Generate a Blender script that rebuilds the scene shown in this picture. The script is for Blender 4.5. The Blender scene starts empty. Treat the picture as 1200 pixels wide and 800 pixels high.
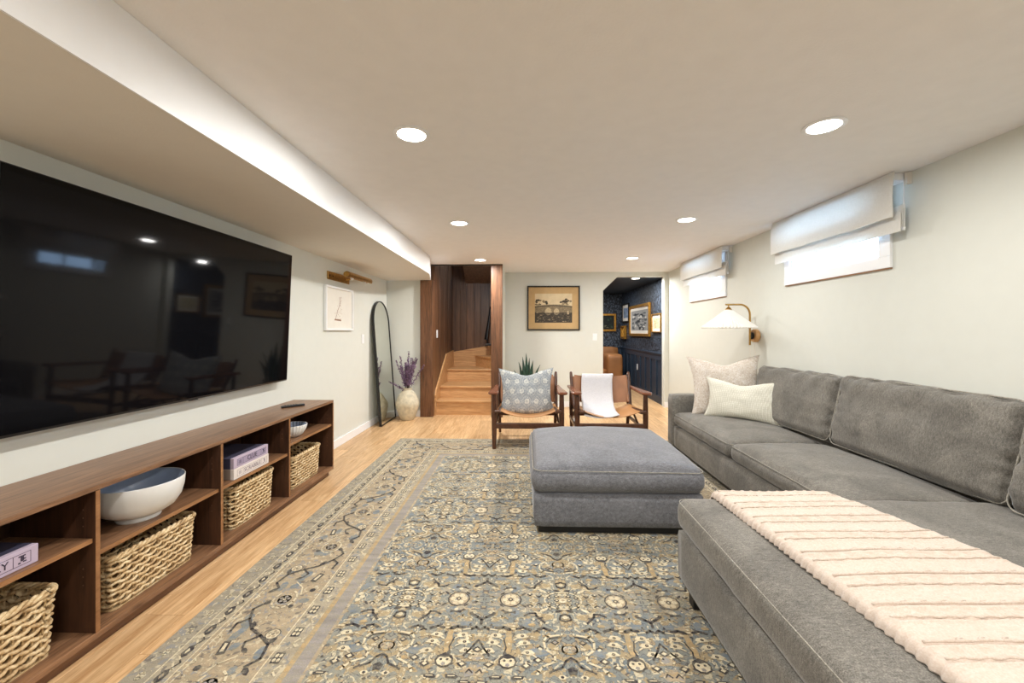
import bpy, bmesh, math, random
from mathutils import Vector, Matrix, noise
random.seed(7)
PI = math.pi
SC = bpy.context.scene
COL = SC.collection

# ------------------------------------------------------------------ camera, world, lights, exposure
H = 1.25
CEIL = 2.225
XL, XR = -2.03, 2.36          # side walls
YN, YP, YB = -2.6, 5.96, 6.80   # wall behind camera, stair opening plane, back wall
cd = bpy.data.cameras.new('camera'); cam = bpy.data.objects.new('camera', cd); COL.objects.link(cam)
cam.location = (0, 0, H); cam.rotation_euler = (PI/2, 0, math.atan(15/480))
cd.sensor_width = 36; cd.lens = 36*480/1200; cd.shift_y = -12/1200; cd.clip_start = .02
SC.camera = cam
w = bpy.data.worlds.new('sky'); SC.world = w; w.use_nodes = True
bg = w.node_tree.nodes['Background']; bg.inputs[0].default_value = (.50, .71, 1, 1); bg.inputs[1].default_value = 19
SC.view_settings.view_transform = 'Standard'; SC.view_settings.look = 'None'
SC.view_settings.exposure = 0.1; SC.view_settings.gamma = 1.0
DOWNLIGHT_W = 18.5
DOWNLIGHT_COL = (1.0, .98, .95)

# ------------------------------------------------------------------ materials
def lin(c):
    return tuple(((v/255)/12.92 if v/255 <= .04045 else ((v/255+.055)/1.055)**2.4) for v in c)
class NT:
    def __init__(s, name):
        s.m = bpy.data.materials.new(name); s.m.use_nodes = True
        s.t = s.m.node_tree; s.b = s.t.nodes['Principled BSDF']
    def n(s, typ, **k):
        nd = s.t.nodes.new(typ)
        for a, v in k.items():
            if a in nd.bl_rna.properties.keys(): setattr(nd, a, v)
            else: nd.inputs[a.replace('_', ' ')].default_value = v
        return nd
    def l(s, a, b): s.t.links.new(a, b)
    def coord(s, kind='Object', scale=(1, 1, 1), rot=(0, 0, 0)):
        tc = s.n('ShaderNodeTexCoord'); mp = s.n('ShaderNodeMapping')
        mp.inputs['Scale'].default_value = scale; mp.inputs['Rotation'].default_value = rot
        s.l(tc.outputs[kind], mp.inputs[0]); return mp.outputs[0]
    def noise(s, vec, scale, detail=3, rough=.5, dist=0):
        nd = s.n('ShaderNodeTexNoise'); nd.inputs['Scale'].default_value = scale; nd.inputs['Detail'].default_value = detail
        nd.inputs['Roughness'].default_value = rough; nd.inputs['Distortion'].default_value = dist
        s.l(vec, nd.inputs['Vector']); return nd.outputs['Fac']
    def ramp(s, fac, stops, interp='LINEAR'):
        r = s.n('ShaderNodeValToRGB'); r.color_ramp.interpolation = interp
        e = r.color_ramp.elements
        while len(e) < len(stops): e.new(.5)
        for el, (p, c) in zip(e, stops): el.position = p; el.color = (*c, 1)
        s.l(fac, r.inputs[0]); return r.outputs[0]
    def mix(s, fac, a, b, mode='MIX'):
        nd = s.n('ShaderNodeMix', data_type='RGBA', blend_type=mode)
        for i, v in ((0, fac), (6, a), (7, b)):
            if hasattr(v, 'is_output'): s.l(v, nd.inputs[i])
            elif i == 0: nd.inputs[0].default_value = v
            else: nd.inputs[i].default_value = (*v, 1) if len(v) == 3 else v
        return nd.outputs[2]
    def bump(s, fac, strength=.3, dist=.002):
        b = s.n('ShaderNodeBump'); b.inputs['Strength'].default_value = strength; b.inputs['Distance'].default_value = dist
        s.l(fac, b.inputs['Height']); s.l(b.outputs[0], s.b.inputs['Normal'])
    def col(s, c):
        if hasattr(c, 'is_output'): s.l(c, s.b.inputs['Base Color'])
        else: s.b.inputs['Base Color'].default_value = (*c, 1)
    def set(s, **k):
        for a, v in k.items(): s.b.inputs[a.replace('_', ' ')].default_value = v
def plain(name, rgb, rough=.5, metal=0, var=.12, scale=12, bump=0, bscale=200, bdist=.001):
    t = NT(name); c = lin(rgb); v = t.coord()
    f = t.noise(v, scale, 4)
    t.col(t.ramp(f, [(.3, tuple(x*(1-var) for x in c)), (.7, tuple(min(1, x*(1+var)) for x in c))]))
    t.set(Roughness=rough, Metallic=metal)
    if bump: t.bump(t.noise(v, bscale, 2), bump, bdist)
    return t.m
M = {}
M['wall'] = plain('wall_paint', (219, 221, 213), .75, var=.01, bump=.12, bscale=160)
M['ceiling'] = plain('ceiling_paint', (242, 240, 238), .85, var=.015, bump=.5, bscale=110, bdist=.002)
M['soffit'] = plain('soffit_paint', (228, 223, 214), .8, var=.01, bump=.35, bscale=130, bdist=.0015)
M['white'] = plain('white_trim_paint', (244, 245, 246), .4, var=.01)
M['light_trim'] = plain('light_trim', (235, 230, 220), .5, var=.01)
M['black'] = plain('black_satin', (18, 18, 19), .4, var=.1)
M['black_plastic'] = plain('black_plastic', (22, 22, 24), .3, var=.1)
M['navy'] = plain('navy_paint', (38, 54, 72), .45, var=.05)
M['brass'] = plain('aged_brass', (190, 150, 86), .3, 1, var=.2, scale=30)
M['gold'] = plain('gold_leaf', (190, 140, 62), .38, .75, var=.3, scale=40, bump=.4, bscale=90)
M['porcelain'] = plain('glazed_porcelain', (226, 224, 220), .35, var=.03)
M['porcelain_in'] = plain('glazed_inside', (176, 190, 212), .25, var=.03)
M['vase'] = plain('chalky_ceramic', (205, 196, 172), .8, var=.18, scale=22, bump=.6, bscale=60, bdist=.003)
M['leather'] = plain('cognac_leather', (160, 112, 78), .45, var=.14, scale=9, bump=.2, bscale=160)
M['leather_tan'] = plain('tan_leather', (190, 138, 88), .45, var=.1, scale=9, bump=.2, bscale=160)
M['leather_nook'] = plain('nook_leather', (158, 108, 64), .5, var=.12, scale=6)
M['linen_blind'] = None
M['paper'] = plain('paper_mat', (232, 228, 218), .8, var=.02)
M['brown_paper'] = plain('brown_paper_mat', (196, 164, 116), .8, var=.05)
M['plant'] = plain('snake_leaf', (38, 72, 56), .5, var=.45, scale=26)
M['pot'] = plain('clay_pot', (150, 140, 126), .8, var=.1)
M['stem'] = plain('dry_stem', (86, 74, 66), .8, var=.2)
M['lavender'] = plain('lavender_floret', (146, 118, 150), .85, var=.35, scale=60)
M['lavender2'] = plain('lavender_floret_dark', (100, 80, 106), .85, var=.35, scale=60)
M['copper_dot'] = plain('shelf_pin_hole', (120, 96, 78), .4, .5)

def wood(name, dark, light, rough=.42, grain=(1, 14, 14), per_obj=0.0, knots=0.0):
    t = NT(name); tc = t.n('ShaderNodeTexCoord'); oi = t.n('ShaderNodeObjectInfo')
    add = t.n('ShaderNodeVectorMath', operation='ADD'); sc = t.n('ShaderNodeVectorMath', operation='SCALE')
    comb = t.n('ShaderNodeCombineXYZ')
    for i in range(3): t.l(oi.outputs['Random'], comb.inputs[i])
    t.l(comb.outputs[0], sc.inputs[0]); sc.inputs['Scale'].default_value = 37 if per_obj else 0
    t.l(tc.outputs['Object'], add.inputs[0]); t.l(sc.outputs[0], add.inputs[1])
    mp = t.n('ShaderNodeMapping'); mp.inputs['Scale'].default_value = grain; t.l(add.outputs[0], mp.inputs[0])
    f1 = t.noise(mp.outputs[0], 1.6, 8, .62, 1.2); f2 = t.noise(mp.outputs[0], 9, 4, .6, .3)
    m1 = t.mix(.35, f1, f2)
    c = t.ramp(m1, [(.34, lin(dark)), (.64, lin(light))])
    if knots:
        v3 = t.n('ShaderNodeMapping'); v3.inputs['Scale'].default_value = tuple(max(.3, g*.22) for g in grain); t.l(add.outputs[0], v3.inputs[0])
        kn = t.noise(v3.outputs[0], 2.2, 2, .5, .5)
        c = t.mix(t.ramp(kn, [(.66, (0, 0, 0)), (.78, (knots,)*3)]), c, tuple(x*.5 for x in lin(dark)))
    if per_obj:
        hs = t.n('ShaderNodeHueSaturation'); mr = t.n('ShaderNodeMapRange')
        t.l(oi.outputs['Random'], mr.inputs[0]); mr.inputs[3].default_value = 1-per_obj; mr.inputs[4].default_value = 1+per_obj
        t.l(mr.outputs[0], hs.inputs['Value']); t.l(c, hs.inputs['Color']); c = hs.outputs[0]
    t.col(c); t.set(Roughness=rough); t.bump(f2, .08, .001)
    return t.m
M['oak_floor'] = wood('oak_floor', (180, 136, 90), (232, 196, 150), .38, (18, 1.3, 14), .10, .6)
M['oak_stair'] = wood('oak_stair', (176, 126, 78), (226, 180, 128), .4, (1, 12, 12), .04)
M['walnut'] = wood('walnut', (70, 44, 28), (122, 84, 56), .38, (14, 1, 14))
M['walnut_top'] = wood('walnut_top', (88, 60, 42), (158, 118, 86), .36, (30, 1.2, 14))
M['walnut_v'] = wood('walnut_upright', (44, 27, 18), (84, 55, 38), .4, (12, 12, 1))  # darkened so the cubby interiors carry painted shade
M['walnut_edge'] = wood('walnut_edge', (122, 82, 50), (168, 120, 78), .4, (10, 1.2, 10))
M['dark_board'] = wood('dark_board', (56, 35, 24), (118, 82, 56), .42, (16, 16, .8), .28)
M['post_wood'] = wood('post_wood', (52, 33, 22), (124, 84, 56), .35, (18, 18, 1.0), .1)
M['chair_wood'] = wood('chair_wood', (54, 32, 22), (98, 62, 42), .28, (8, 3, 8))
M['arm_wood'] = wood('chair_arm_wood', (94, 54, 38), (142, 88, 62), .25, (14, 3, 8))
M['peg_wood'] = plain('pale_peg_wood', (206, 158, 104), .4, var=.1)

def fabric(name, rgb, rgb2, scale=5, weave=420, rough=.9, sheen=.3, bump=.35, dist=.0015, mot=.75):
    t = NT(name); v = t.coord(); v2 = t.coord(scale=(1, 1, 1.6))
    big = t.noise(v, scale, 5, .65, .6); fine = t.noise(v2, weave, 2); mid = t.noise(t.coord(scale=(1, 3.2, 1.2)), 46, 6, .75, .4)
    c = t.ramp(big, [(.25, lin(rgb)), (.75, lin(rgb2))])
    c = t.mix(mot, c, t.ramp(mid, [(.3, (.22,)*3), (.7, (.74,)*3)]), 'OVERLAY')
    c = t.mix(mot*.8, c, t.ramp(fine, [(.35, (.25,)*3), (.65, (.75,)*3)]), 'OVERLAY')
    t.col(c); t.set(Roughness=rough, Sheen_Weight=sheen, Sheen_Roughness=.4)
    t.b.inputs['Specular IOR Level'].default_value = .2
    t.bump(t.mix(.5, fine, mid), bump, dist)
    return t.m
M['sofa'] = fabric('grey_chenille', (98, 95, 90), (138, 134, 126), 4.5, 300, dist=.002)
M['ottoman'] = fabric('grey_chenille_ottoman', (112, 113, 118), (130, 131, 136), 5, 300, dist=.002)  # same fabric as the sofa, with cool light tinted into its colour
M['piping'] = fabric('seam_piping', (146, 142, 132), (166, 161, 150), 8, 300)
M['beige'] = fabric('oatmeal_weave', (206, 194, 182), (226, 217, 206), 14, 120, bump=.9, dist=.004)
M['throw'] = fabric('cream_knit', (212, 196, 182), (217, 202, 189), 12, 200, bump=.4, dist=.002, mot=.22)
M['white_throw'] = fabric('pale_grey_throw', (208, 207, 210), (214, 212, 214), 12, 300, bump=.6, dist=.002, mot=.3)

t = NT('ivory_knit'); v = t.coord()
wv = t.n('ShaderNodeTexVoronoi'); wv.inputs['Scale'].default_value = 75; wv.inputs['Randomness'].default_value = .15; t.l(v, wv.inputs[0])
t.col(t.ramp(wv.outputs['Distance'], [(.2, lin((236, 234, 222))), (.6, lin((214, 211, 195)))])); t.set(Roughness=.95); t.bump(wv.outputs['Distance'], .5, -.003); M['ivory'] = t.m

t = NT('linen_blind'); v = t.coord(scale=(1, 1, .15)); f = t.noise(v, 260, 2)
f2 = t.noise(t.coord(scale=(.15, .15, 1)), 260, 2)
t.col(t.ramp(t.mix(.5, f, f2), [(.35, lin((238, 236, 230))), (.65, lin((248, 247, 243)))])); t.set(Roughness=.95)
tr = t.n('ShaderNodeBsdfTranslucent'); tr.inputs[0].default_value = (.85, .84, .8, 1); ms = t.n('ShaderNodeMixShader'); ms.inputs[0].default_value = .33
out = t.t.nodes['Material Output']; t.l(t.b.outputs[0], ms.inputs[1]); t.l(tr.outputs[0], ms.inputs[2]); t.l(ms.outputs[0], out.inputs[0]); M['linen_blind'] = t.m

t = NT('lamp_shade_paper'); t.col(lin((246, 244, 238))); t.set(Roughness=.8)
tr = t.n('ShaderNodeBsdfTranslucent'); tr.inputs[0].default_value = (.95, .93, .88, 1); ms = t.n('ShaderNodeMixShader'); ms.inputs[0].default_value = .35
out = t.t.nodes['Material Output']; t.l(t.b.outputs[0], ms.inputs[1]); t.l(tr.outputs[0], ms.inputs[2]); t.l(ms.outputs[0], out.inputs[0]); M['shade'] = t.m

# wallpaper: paired leaf shapes in slate blue over navy
t = NT('navy_leaf_wallpaper'); v = t.coord(scale=(1, 1, .62)); vo = t.n('ShaderNodeTexVoronoi', feature='F1'); vo.inputs['Scale'].default_value = 17; vo.inputs['Randomness'].default_value = .75
t.l(v, vo.inputs['Vector']); vo2 = t.n('ShaderNodeTexVoronoi', feature='DISTANCE_TO_EDGE'); vo2.inputs['Scale'].default_value = 17; vo2.inputs['Randomness'].default_value = .75; t.l(v, vo2.inputs['Vector'])
leaf = t.ramp(vo2.outputs['Distance'], [(.06, (0, 0, 0)), (.1, (1, 1, 1))]); rib = t.noise(v, 60, 3)
c = t.mix(leaf, lin((20, 27, 38)), t.ramp(rib, [(.4, lin((34, 45, 60))), (.62, lin((92, 104, 120)))])); t.col(c); t.set(Roughness=.5); M['wallpaper'] = t.m

t = NT('tv_screen'); t.col((.004, .004, .005)); t.set(Roughness=.05); t.b.inputs['Specular IOR Level'].default_value = .14; M['screen'] = t.m
t = NT('mirror_glass'); t.col((.78, .8, .76)); t.set(Roughness=.02, Metallic=1.0); M['mirror'] = t.m
t = NT('window_glass'); tp = t.n('ShaderNodeBsdfTransparent'); gl = t.n('ShaderNodeBsdfGlossy'); gl.inputs['Roughness'].default_value = .01; tp.inputs[0].default_value = (.94, .97, 1, 1)
ms = t.n('ShaderNodeMixShader'); ms.inputs[0].default_value = .06; t.l(tp.outputs[0], ms.inputs[1]); t.l(gl.outputs[0], ms.inputs[2]); t.l(ms.outputs[0], t.t.nodes['Material Output'].inputs[0]); M['glass'] = t.m
t = NT('frosted_cover'); t.col((1, 1, 1)); t.set(Roughness=.1); M['pglass'] = t.m
t = NT('downlight_lens'); t.col((1, .95, .85)); t.b.inputs['Emission Color'].default_value = (1, .93, .82, 1); t.b.inputs['Emission Strength'].default_value = 14; M['lens'] = t.m
t = NT('red_standby_led'); t.col((.8, .02, .02)); t.b.inputs['Emission Color'].default_value = (1, .05, .03, 1); t.b.inputs['Emission Strength'].default_value = .6; M['led'] = t.m

# wicker with hue variation
t = NT('wicker'); f = t.noise(t.coord(), 22, 4, .7); t.col(t.ramp(f, [(.3, lin((150, 118, 80))), (.48, lin((204, 174, 128))), (.66, lin((238, 218, 178)))])); t.set(Roughness=.6); M['wicker'] = t.m

# floral grey pillow: tulip heads in offset rows
t = NT('grey_floral_linen'); tc = t.n('ShaderNodeTexCoord'); sp = t.n('ShaderNodeSeparateXYZ'); t.l(tc.outputs['UV'], sp.inputs[0])
def mth(t, op, a, b=None, c=None):
    nd = t.n('ShaderNodeMath', operation=op)
    for i, x in enumerate((a, b, c)):
        if x is None: continue
        if hasattr(x, 'is_output'): t.l(x, nd.inputs[i])
        else: nd.inputs[i].default_value = x
    return nd.outputs[0]
V = mth(t, 'MULTIPLY', sp.outputs[1], 5.0); row = mth(t, 'FLOOR', V); off = mth(t, 'MULTIPLY', mth(t, 'MODULO', row, 2.0), .5)
U = mth(t, 'ADD', mth(t, 'MULTIPLY', sp.outputs[0], 6.0), off)
fu = mth(t, 'SUBTRACT', mth(t, 'FRACT', U), .5); fv = mth(t, 'SUBTRACT', mth(t, 'FRACT', V), .5)
rad = mth(t, 'SQRT', mth(t, 'ADD', mth(t, 'MULTIPLY', fu, fu), mth(t, 'MULTIPLY', fv, fv)))
nz = t.noise(t.coord('UV'), 40, 3); rr = mth(t, 'ADD', rad, mth(t, 'MULTIPLY', mth(t, 'SUBTRACT', nz, .5), .55))
c1 = t.ramp(rr, [(.08, lin((176, 180, 180))), (.16, lin((210, 210, 202))), (.24, lin((196, 199, 196))), (.29, lin((134, 141, 148))), (.37, lin((150, 157, 162))), (.42, lin((192, 195, 194))), (.50, lin((138, 145, 152))), (.6, lin((160, 166, 170)))])
t.col(c1); t.set(Roughness=.95); t.bump(t.noise(t.coord(), 300, 2), .4, .001); M['floral'] = t.m

# ------------------------------------------------------------------ mesh helpers
class MB:
    def __init__(s): s.v = []; s.f = []; s.mi = []; s.uv = None
    def add(s, vs, fs, mi=0):
        o = len(s.v); s.v += [Vector(p) for p in vs]; s.f += [tuple(i+o for i in f) for f in fs]; s.mi += [mi]*len(fs); return s
    def box(s, a, b, bev=0, mi=0, mat=None):
        a = Vector(a); b = Vector(b)
        lo = Vector([min(a[i], b[i]) for i in range(3)]); hi = Vector([max(a[i], b[i]) for i in range(3)])
        if bev:
            bm = bmesh.new(); bmesh.ops.create_cube(bm, size=1)
            for v in bm.verts: v.co = Vector([lo[i]+(v.co[i]+.5)*(hi[i]-lo[i]) for i in range(3)])
            bmesh.ops.bevel(bm, geom=bm.edges[:], offset=min(bev, min(hi-lo)*.49), segments=2, affect='EDGES', profile=.5)
            bm.verts.index_update(); vs = [v.co.copy() for v in bm.verts]; fs = [tuple(v.index for v in f.verts) for f in bm.faces]; bm.free()
        else:
            vs = [Vector((x, y, z)) for x in (lo.x, hi.x) for y in (lo.y, hi.y) for z in (lo.z, hi.z)]
            fs = [(0, 1, 3, 2), (4, 6, 7, 5), (0, 4, 5, 1), (2, 3, 7, 6), (0, 2, 6, 4), (1, 5, 7, 3)]
        if mat is not None: vs = [mat @ v for v in vs]
        return s.add(vs, fs, mi)
    def tube(s, pts, r, n=8, closed=False, cap=True, mi=0, flat=1.0):
        pts = [Vector(p) for p in pts]; N = len(pts); rs = r if isinstance(r, (list, tuple)) else [r]*N
        vs = []; prev = None
        for i, p in enumerate(pts):
            d = (pts[(i+1) % N]-pts[i-1]) if closed else (pts[min(i+1, N-1)]-pts[max(i-1, 0)])
            if d.length < 1e-9: d = Vector((0, 0, 1))
            d.normalize()
            if prev is None:
                u = d.cross(Vector((0, 0, 1)))
                if u.length < .1: u = d.cross(Vector((1, 0, 0)))
            else: u = prev-d*prev.dot(d)
            u.normalize(); prev = u; w_ = d.cross(u)
            for k in range(n):
                a = 2*PI*k/n; vs.append(p+(u*math.cos(a)+w_*math.sin(a)*flat)*rs[i])
        fs = []
        for i in range(N if closed else N-1):
            j = (i+1) % N
            for k in range(n): fs.append((i*n+k, i*n+(k+1) % n, j*n+(k+1) % n, j*n+k))
        if cap and not closed: fs.append(tuple(range(n-1, -1, -1))); fs.append(tuple(range((N-1)*n, N*n)))
        return s.add(vs, fs, mi)
    def lathe(s, prof, c=(0, 0, 0), n=32, mi=0, wob=None, axis='Z', cap=True):
        c = Vector(c); vs = []
        for (r, z) in prof:
            for k in range(n):
                a = 2*PI*k/n; q = r*(wob(a, r, z) if wob else 1)
                p = Vector((q*math.cos(a), q*math.sin(a), z))
                if axis == 'X': p = Vector((p.z, p.x, p.y))
                vs.append(c+p)
        fs = []
        for i in range(len(prof)-1):
            for k in range(n): fs.append((i*n+k, i*n+(k+1) % n, (i+1)*n+(k+1) % n, (i+1)*n+k))
        if cap and prof[0][0] > 1e-4: fs.append(tuple(range(n-1, -1, -1)))
        if cap and prof[-1][0] > 1e-4: fs.append(tuple(range((len(prof)-1)*n, len(prof)*n)))
        return s.add(vs, fs, mi)
    def prism(s, poly, z0, z1, mi=0, plane='XY'):
        n = len(poly)
        def P3(p, z): return {'XY': (p[0], p[1], z), 'XZ': (p[0], z, p[1]), 'YZ': (z, p[0], p[1])}[plane]
        vs = [P3(p, z0) for p in poly]+[P3(p, z1) for p in poly]
        fs = [tuple(range(n-1, -1, -1)), tuple(range(n, 2*n))]+[(i, (i+1) % n, n+(i+1) % n, n+i) for i in range(n)]
        return s.add(vs, fs, mi)
    def obj(s, name, mats, parent=None, smooth=False, **props):
        off = Vector((0, 0, 0)); p = parent
        while p is not None: off += p.location; p = p.parent
        me = bpy.data.meshes.new(name); me.from_pydata([v-off for v in s.v], [], s.f)
        if not isinstance(mats, (list, tuple)): mats = [mats]
        for m in mats: me.materials.append(m)
        if any(s.mi): me.polygons.foreach_set('material_index', s.mi)
        bm = bmesh.new(); bm.from_mesh(me); bmesh.ops.recalc_face_normals(bm, faces=bm.faces[:]); bm.to_mesh(me); bm.free()
        if smooth:
            me.polygons.foreach_set('use_smooth', [True]*len(me.polygons))
            if smooth != 'all': me.set_sharp_from_angle(angle=math.radians(38))
        o = bpy.data.objects.new(name, me); COL.objects.link(o); o.parent = parent
        for k, v in props.items(): o[k] = v
        return o
def thing(name, label, cat, loc=(0, 0, 0), group=None):
    o = bpy.data.objects.new(name, None); COL.objects.link(o); o.location = loc
    o['label'] = label; o['category'] = cat
    if group: o['group'] = group
    return o
def tag(o, label, cat, group=None):
    o['label'] = label; o['category'] = cat
    if group: o['group'] = group
    return o
def struct(name, mb, mat, parent=None, **k): return mb.obj(name, mat, parent, kind='structure', **k)
def copy_tree(o, parent=None):
    c = o.copy(); COL.objects.link(c); c.parent = parent
    for ch in o.children: copy_tree(ch, c)
    return c

def lettering(txt, size, mat, parent, origin, xdir, updir, name='lettering', depth=.0006):
    cu = bpy.data.curves.new('txt', 'FONT'); cu.body = txt; cu.size = size; cu.extrude = depth; cu.align_x = 'CENTER'; cu.align_y = 'CENTER'; cu.resolution_u = 3
    tmp = bpy.data.objects.new('txt', cu); COL.objects.link(tmp)
    bpy.context.view_layer.update()
    me = bpy.data.meshes.new_from_object(tmp.evaluated_get(bpy.context.evaluated_depsgraph_get()))
    bpy.data.objects.remove(tmp)
    x = Vector(xdir).normalized(); u = Vector(updir).normalized(); z = x.cross(u)
    off = Vector((0, 0, 0)); p = parent
    while p is not None: off += p.location; p = p.parent
    Mx = Matrix((x, u, z)).transposed().to_4x4(); Mx.translation = Vector(origin)-off
    me.transform(Mx); me.materials.clear(); me.materials.append(mat)
    o = bpy.data.objects.new(name, me); COL.objects.link(o); o.parent = parent
    return o

# soft cushion: rounded box in local axes, crown on +z face, noise wrinkles; returned as MB in world via matrix
def cushion(size, r, mat4=None, crown=.03, side=.01, n=(22, 22, 8), wr=.004, wscale=6, seed=0, wrinkle=None):
    sx, sy, sz = size; mb = MB(); bm = bmesh.new()
    grids = []
    def face(ax, sgn):
        a, b = [(1, 2), (2, 0), (0, 1)][ax]
        na, nb = n[a], n[b]; vs = []
        for i in range(na+1):
            for j in range(nb+1):
                p = [0, 0, 0]; p[ax] = sgn
                p[a] = math.sin((i/na*2-1)*PI/2*.999)*.35+(i/na*2-1)*.65
                p[b] = math.sin((j/nb*2-1)*PI/2*.999)*.35+(j/nb*2-1)*.65
                vs.append(bm.verts.new(p))
        for i in range(na):
            for j in range(nb):
                q = (vs[i*(nb+1)+j], vs[(i+1)*(nb+1)+j], vs[(i+1)*(nb+1)+j+1], vs[i*(nb+1)+j+1])
                bm.faces.new(q if sgn > 0 else q[::-1])
    for ax in range(3):
        face(ax, 1); face(ax, -1)
    bmesh.ops.remove_doubles(bm, verts=bm.verts[:], dist=1e-4)
    hs = Vector((sx/2, sy/2, sz/2)); rr = min(r, min(hs)*.98)
    for v in bm.verts:
        u = v.co.copy(); p = Vector([u[i]*hs[i] for i in range(3)])
        inner = Vector([max(-(hs[i]-rr), min(hs[i]-rr, p[i])) for i in range(3)]); d = p-inner
        if d.length > 1e-6:
            # keep the cube faces flat, round the edges
            m = max(abs(d[i]) for i in range(3)); d = d.normalized()*min(rr, m) if d.length > rr else d
            p = inner+d
        fx = max(0, 1-u.x**2); fy = max(0, 1-u.y**2); fz = max(0, 1-u.z**2)
        p.z += (crown if u.z > 0 else -crown*.2)*abs(u.z)*(fx*fy)**.55
        p.x += side*u.x*(fy*fz)**.5; p.y += side*u.y*(fx*fz)**.5
        q = p*wscale+Vector((seed*3.1, seed, 0))
        nv = noise.noise(q)*wr+noise.noise(q*2.7)*wr*.45
        if wrinkle: nv += wrinkle(u, p)
        nd = Vector((u.x**5, u.y**5, u.z**5))
        if nd.length > 1e-5: p += nd.normalized()*nv
        v.co = p
    bm.verts.index_update()
    vs = [mat4 @ v.co if mat4 else v.co.copy() for v in bm.verts]; fs = [tuple(v.index for v in f.verts) for f in bm.faces]; bm.free()
    return mb.add(vs, fs)
def rect_loop(hx, hy, z, r, n=6):
    pts = []
    for cx, cy, a0 in ((hx-r, hy-r, 0), (-hx+r, hy-r, 90), (-hx+r, -hy+r, 180), (hx-r, -hy+r, 270)):
        for k in range(n+1):
            a = math.radians(a0+90*k/n); pts.append(Vector((cx+r*math.cos(a), cy+r*math.sin(a), z)))
    return pts
def pillow(wd, ht, th, N=26, pinch=.07, chop=0.0, seed=0, wr=.006, bow=0.0):
    """square pillow in local XY plane (x width, y height), thickness z; chop = centre dent in the top edge"""
    mb = MB(); vs = []; uv = []
    for side in (1, -1):
        for i in range(N+1):
            for j in range(N+1):
                a = i/N*2-1; b = j/N*2-1
                x = a*(1-pinch*(1-b*b)*abs(a)**3); y = b*(1-pinch*(1-a*a)*abs(b)**3)
                f = ((1-a**2)*(1-b**2))**.42
                if b > 0: y -= chop*b*b*math.exp(-(a/.42)**2)
                if b < 0: y += bow*b*b*abs(a)**2.2
                z = th/2*f*side
                if chop and b > 0: z *= 1-.25*math.exp(-(a/.3)**2)*b
                p = Vector((x*wd/2, y*ht/2, z))
                nn = noise.noise(p*7+Vector((seed, side, 0)))*wr+noise.noise(p*19+Vector((seed, side, 0)))*wr*.35
                p.z += nn*f
                vs.append(p)
    fs = []; o = (N+1)**2
    for s_ in (0, 1):
        for i in range(N):
            for j in range(N):
                q = [s_*o+i*(N+1)+j, s_*o+(i+1)*(N+1)+j, s_*o+(i+1)*(N+1)+j+1, s_*o+i*(N+1)+j+1]
                fs.append(tuple(q if s_ == 0 else q[::-1]))
    mb.add(vs, fs); return mb
def pillow_obj(name, mat, parent, Mx, *a, **k):
    mb = pillow(*a, **k); wd, ht = a[0], a[1]
    me_uv = [(v.x/wd+.5, v.y/ht+.5) for v in mb.v]
    mb.v = [Mx @ v for v in mb.v]
    o = mb.obj(name, mat, parent, smooth='all')
    bm = bmesh.new(); bm.from_mesh(o.data); ul = bm.loops.layers.uv.new('UVMap')
    bm.verts.ensure_lookup_table()
    for f in bm.faces:
        for l in f.loops: l[ul].uv = me_uv[l.vert.index]
    bmesh.ops.remove_doubles(bm, verts=bm.verts[:], dist=1e-5)
    bm.to_mesh(o.data); bm.free()
    return o
def frame_mat(origin, xd, up):
    x = Vector(xd).normalized(); u = Vector(up); u = (u-x*u.dot(x)).normalized(); z = x.cross(u)
    m = Matrix((x, u, z)).transposed().to_4x4(); m.translation = Vector(origin); return m

# ================================================================== SETTING
fl = struct('floor', MB().box((XL-.1, YN-.1, -.06), (XR+.1, 10.2, -.012)), M['walnut_v'])
# oak planks, each one a part of the floor
PW = .178; lens = (1.22, 1.5, 1.83, .92); protos = {}
def plank(L, x, y):
    k = round(L, 3)
    if k not in protos:
        mb = MB().box((-PW/2+.0006, 0, -.012), (PW/2-.0006, L-.0012, 0), .0012)
        protos[k] = mb.obj('plank', M['oak_floor'], fl); o = protos[k]
    else:
        o = protos[k].copy(); COL.objects.link(o); o.parent = fl
    o.location = (x, y, 0); return o
nrow = int((XR-XL)/PW)+1
for i in range(nrow):
    x = XL+PW/2+i*PW
    if x+PW/2 > XR+.09: break
    y = -.3-random.random()*.9
    under_rug = -1.30 < x < 1.5
    while y < (9.9 if x > 1.2 else (6.1 if -1.3 < x < -.4 else 6.78)):
        L = random.choice(lens)
        if y < .3 and x < -1: pass
        if not (under_rug and y > .75 and y+L < 4.5) and y+L > .2:
            plank(L, x, y)
        y += L
struct('floor_subbase', MB().box((XL-.1, YN, -.08), (XR+.1, 10.2, -.0605)), M['walnut_v'])

W = .12
def ring_wall(name, X0, X1, y0, y1, z0, z1, holes, mat):     # wall in the YZ plane with rectangular holes (y0,y1,z0,z1)
    mb = MB(); ys = sorted({y0, y1, *[h[0] for h in holes], *[h[1] for h in holes]}); zs = sorted({z0, z1, *[h[2] for h in holes], *[h[3] for h in holes]})
    for a, b in zip(ys, ys[1:]):
        for c, d in zip(zs, zs[1:]):
            if not any(h[0] <= a and b <= h[1] and h[2] <= c and d <= h[3] for h in holes): mb.box((X0, a, c), (X1, b, d))
    return struct(name, mb, mat)
struct('wall_left', MB().box((XL-W, YN, 0), (XL, YP, CEIL)), M['wall'])
WIN = [(2.79, 3.70, 1.735, 2.12), (4.99, 5.82, 1.735, 2.12)]
ring_wall('wall_right', XR, XR+.2, YN, YB+W, 0, CEIL, WIN, M['wall'])
struct('wall_near', MB().box((XL-W, YN-W, 0), (XR+.2, YN, CEIL)), M['wall'])
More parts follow.
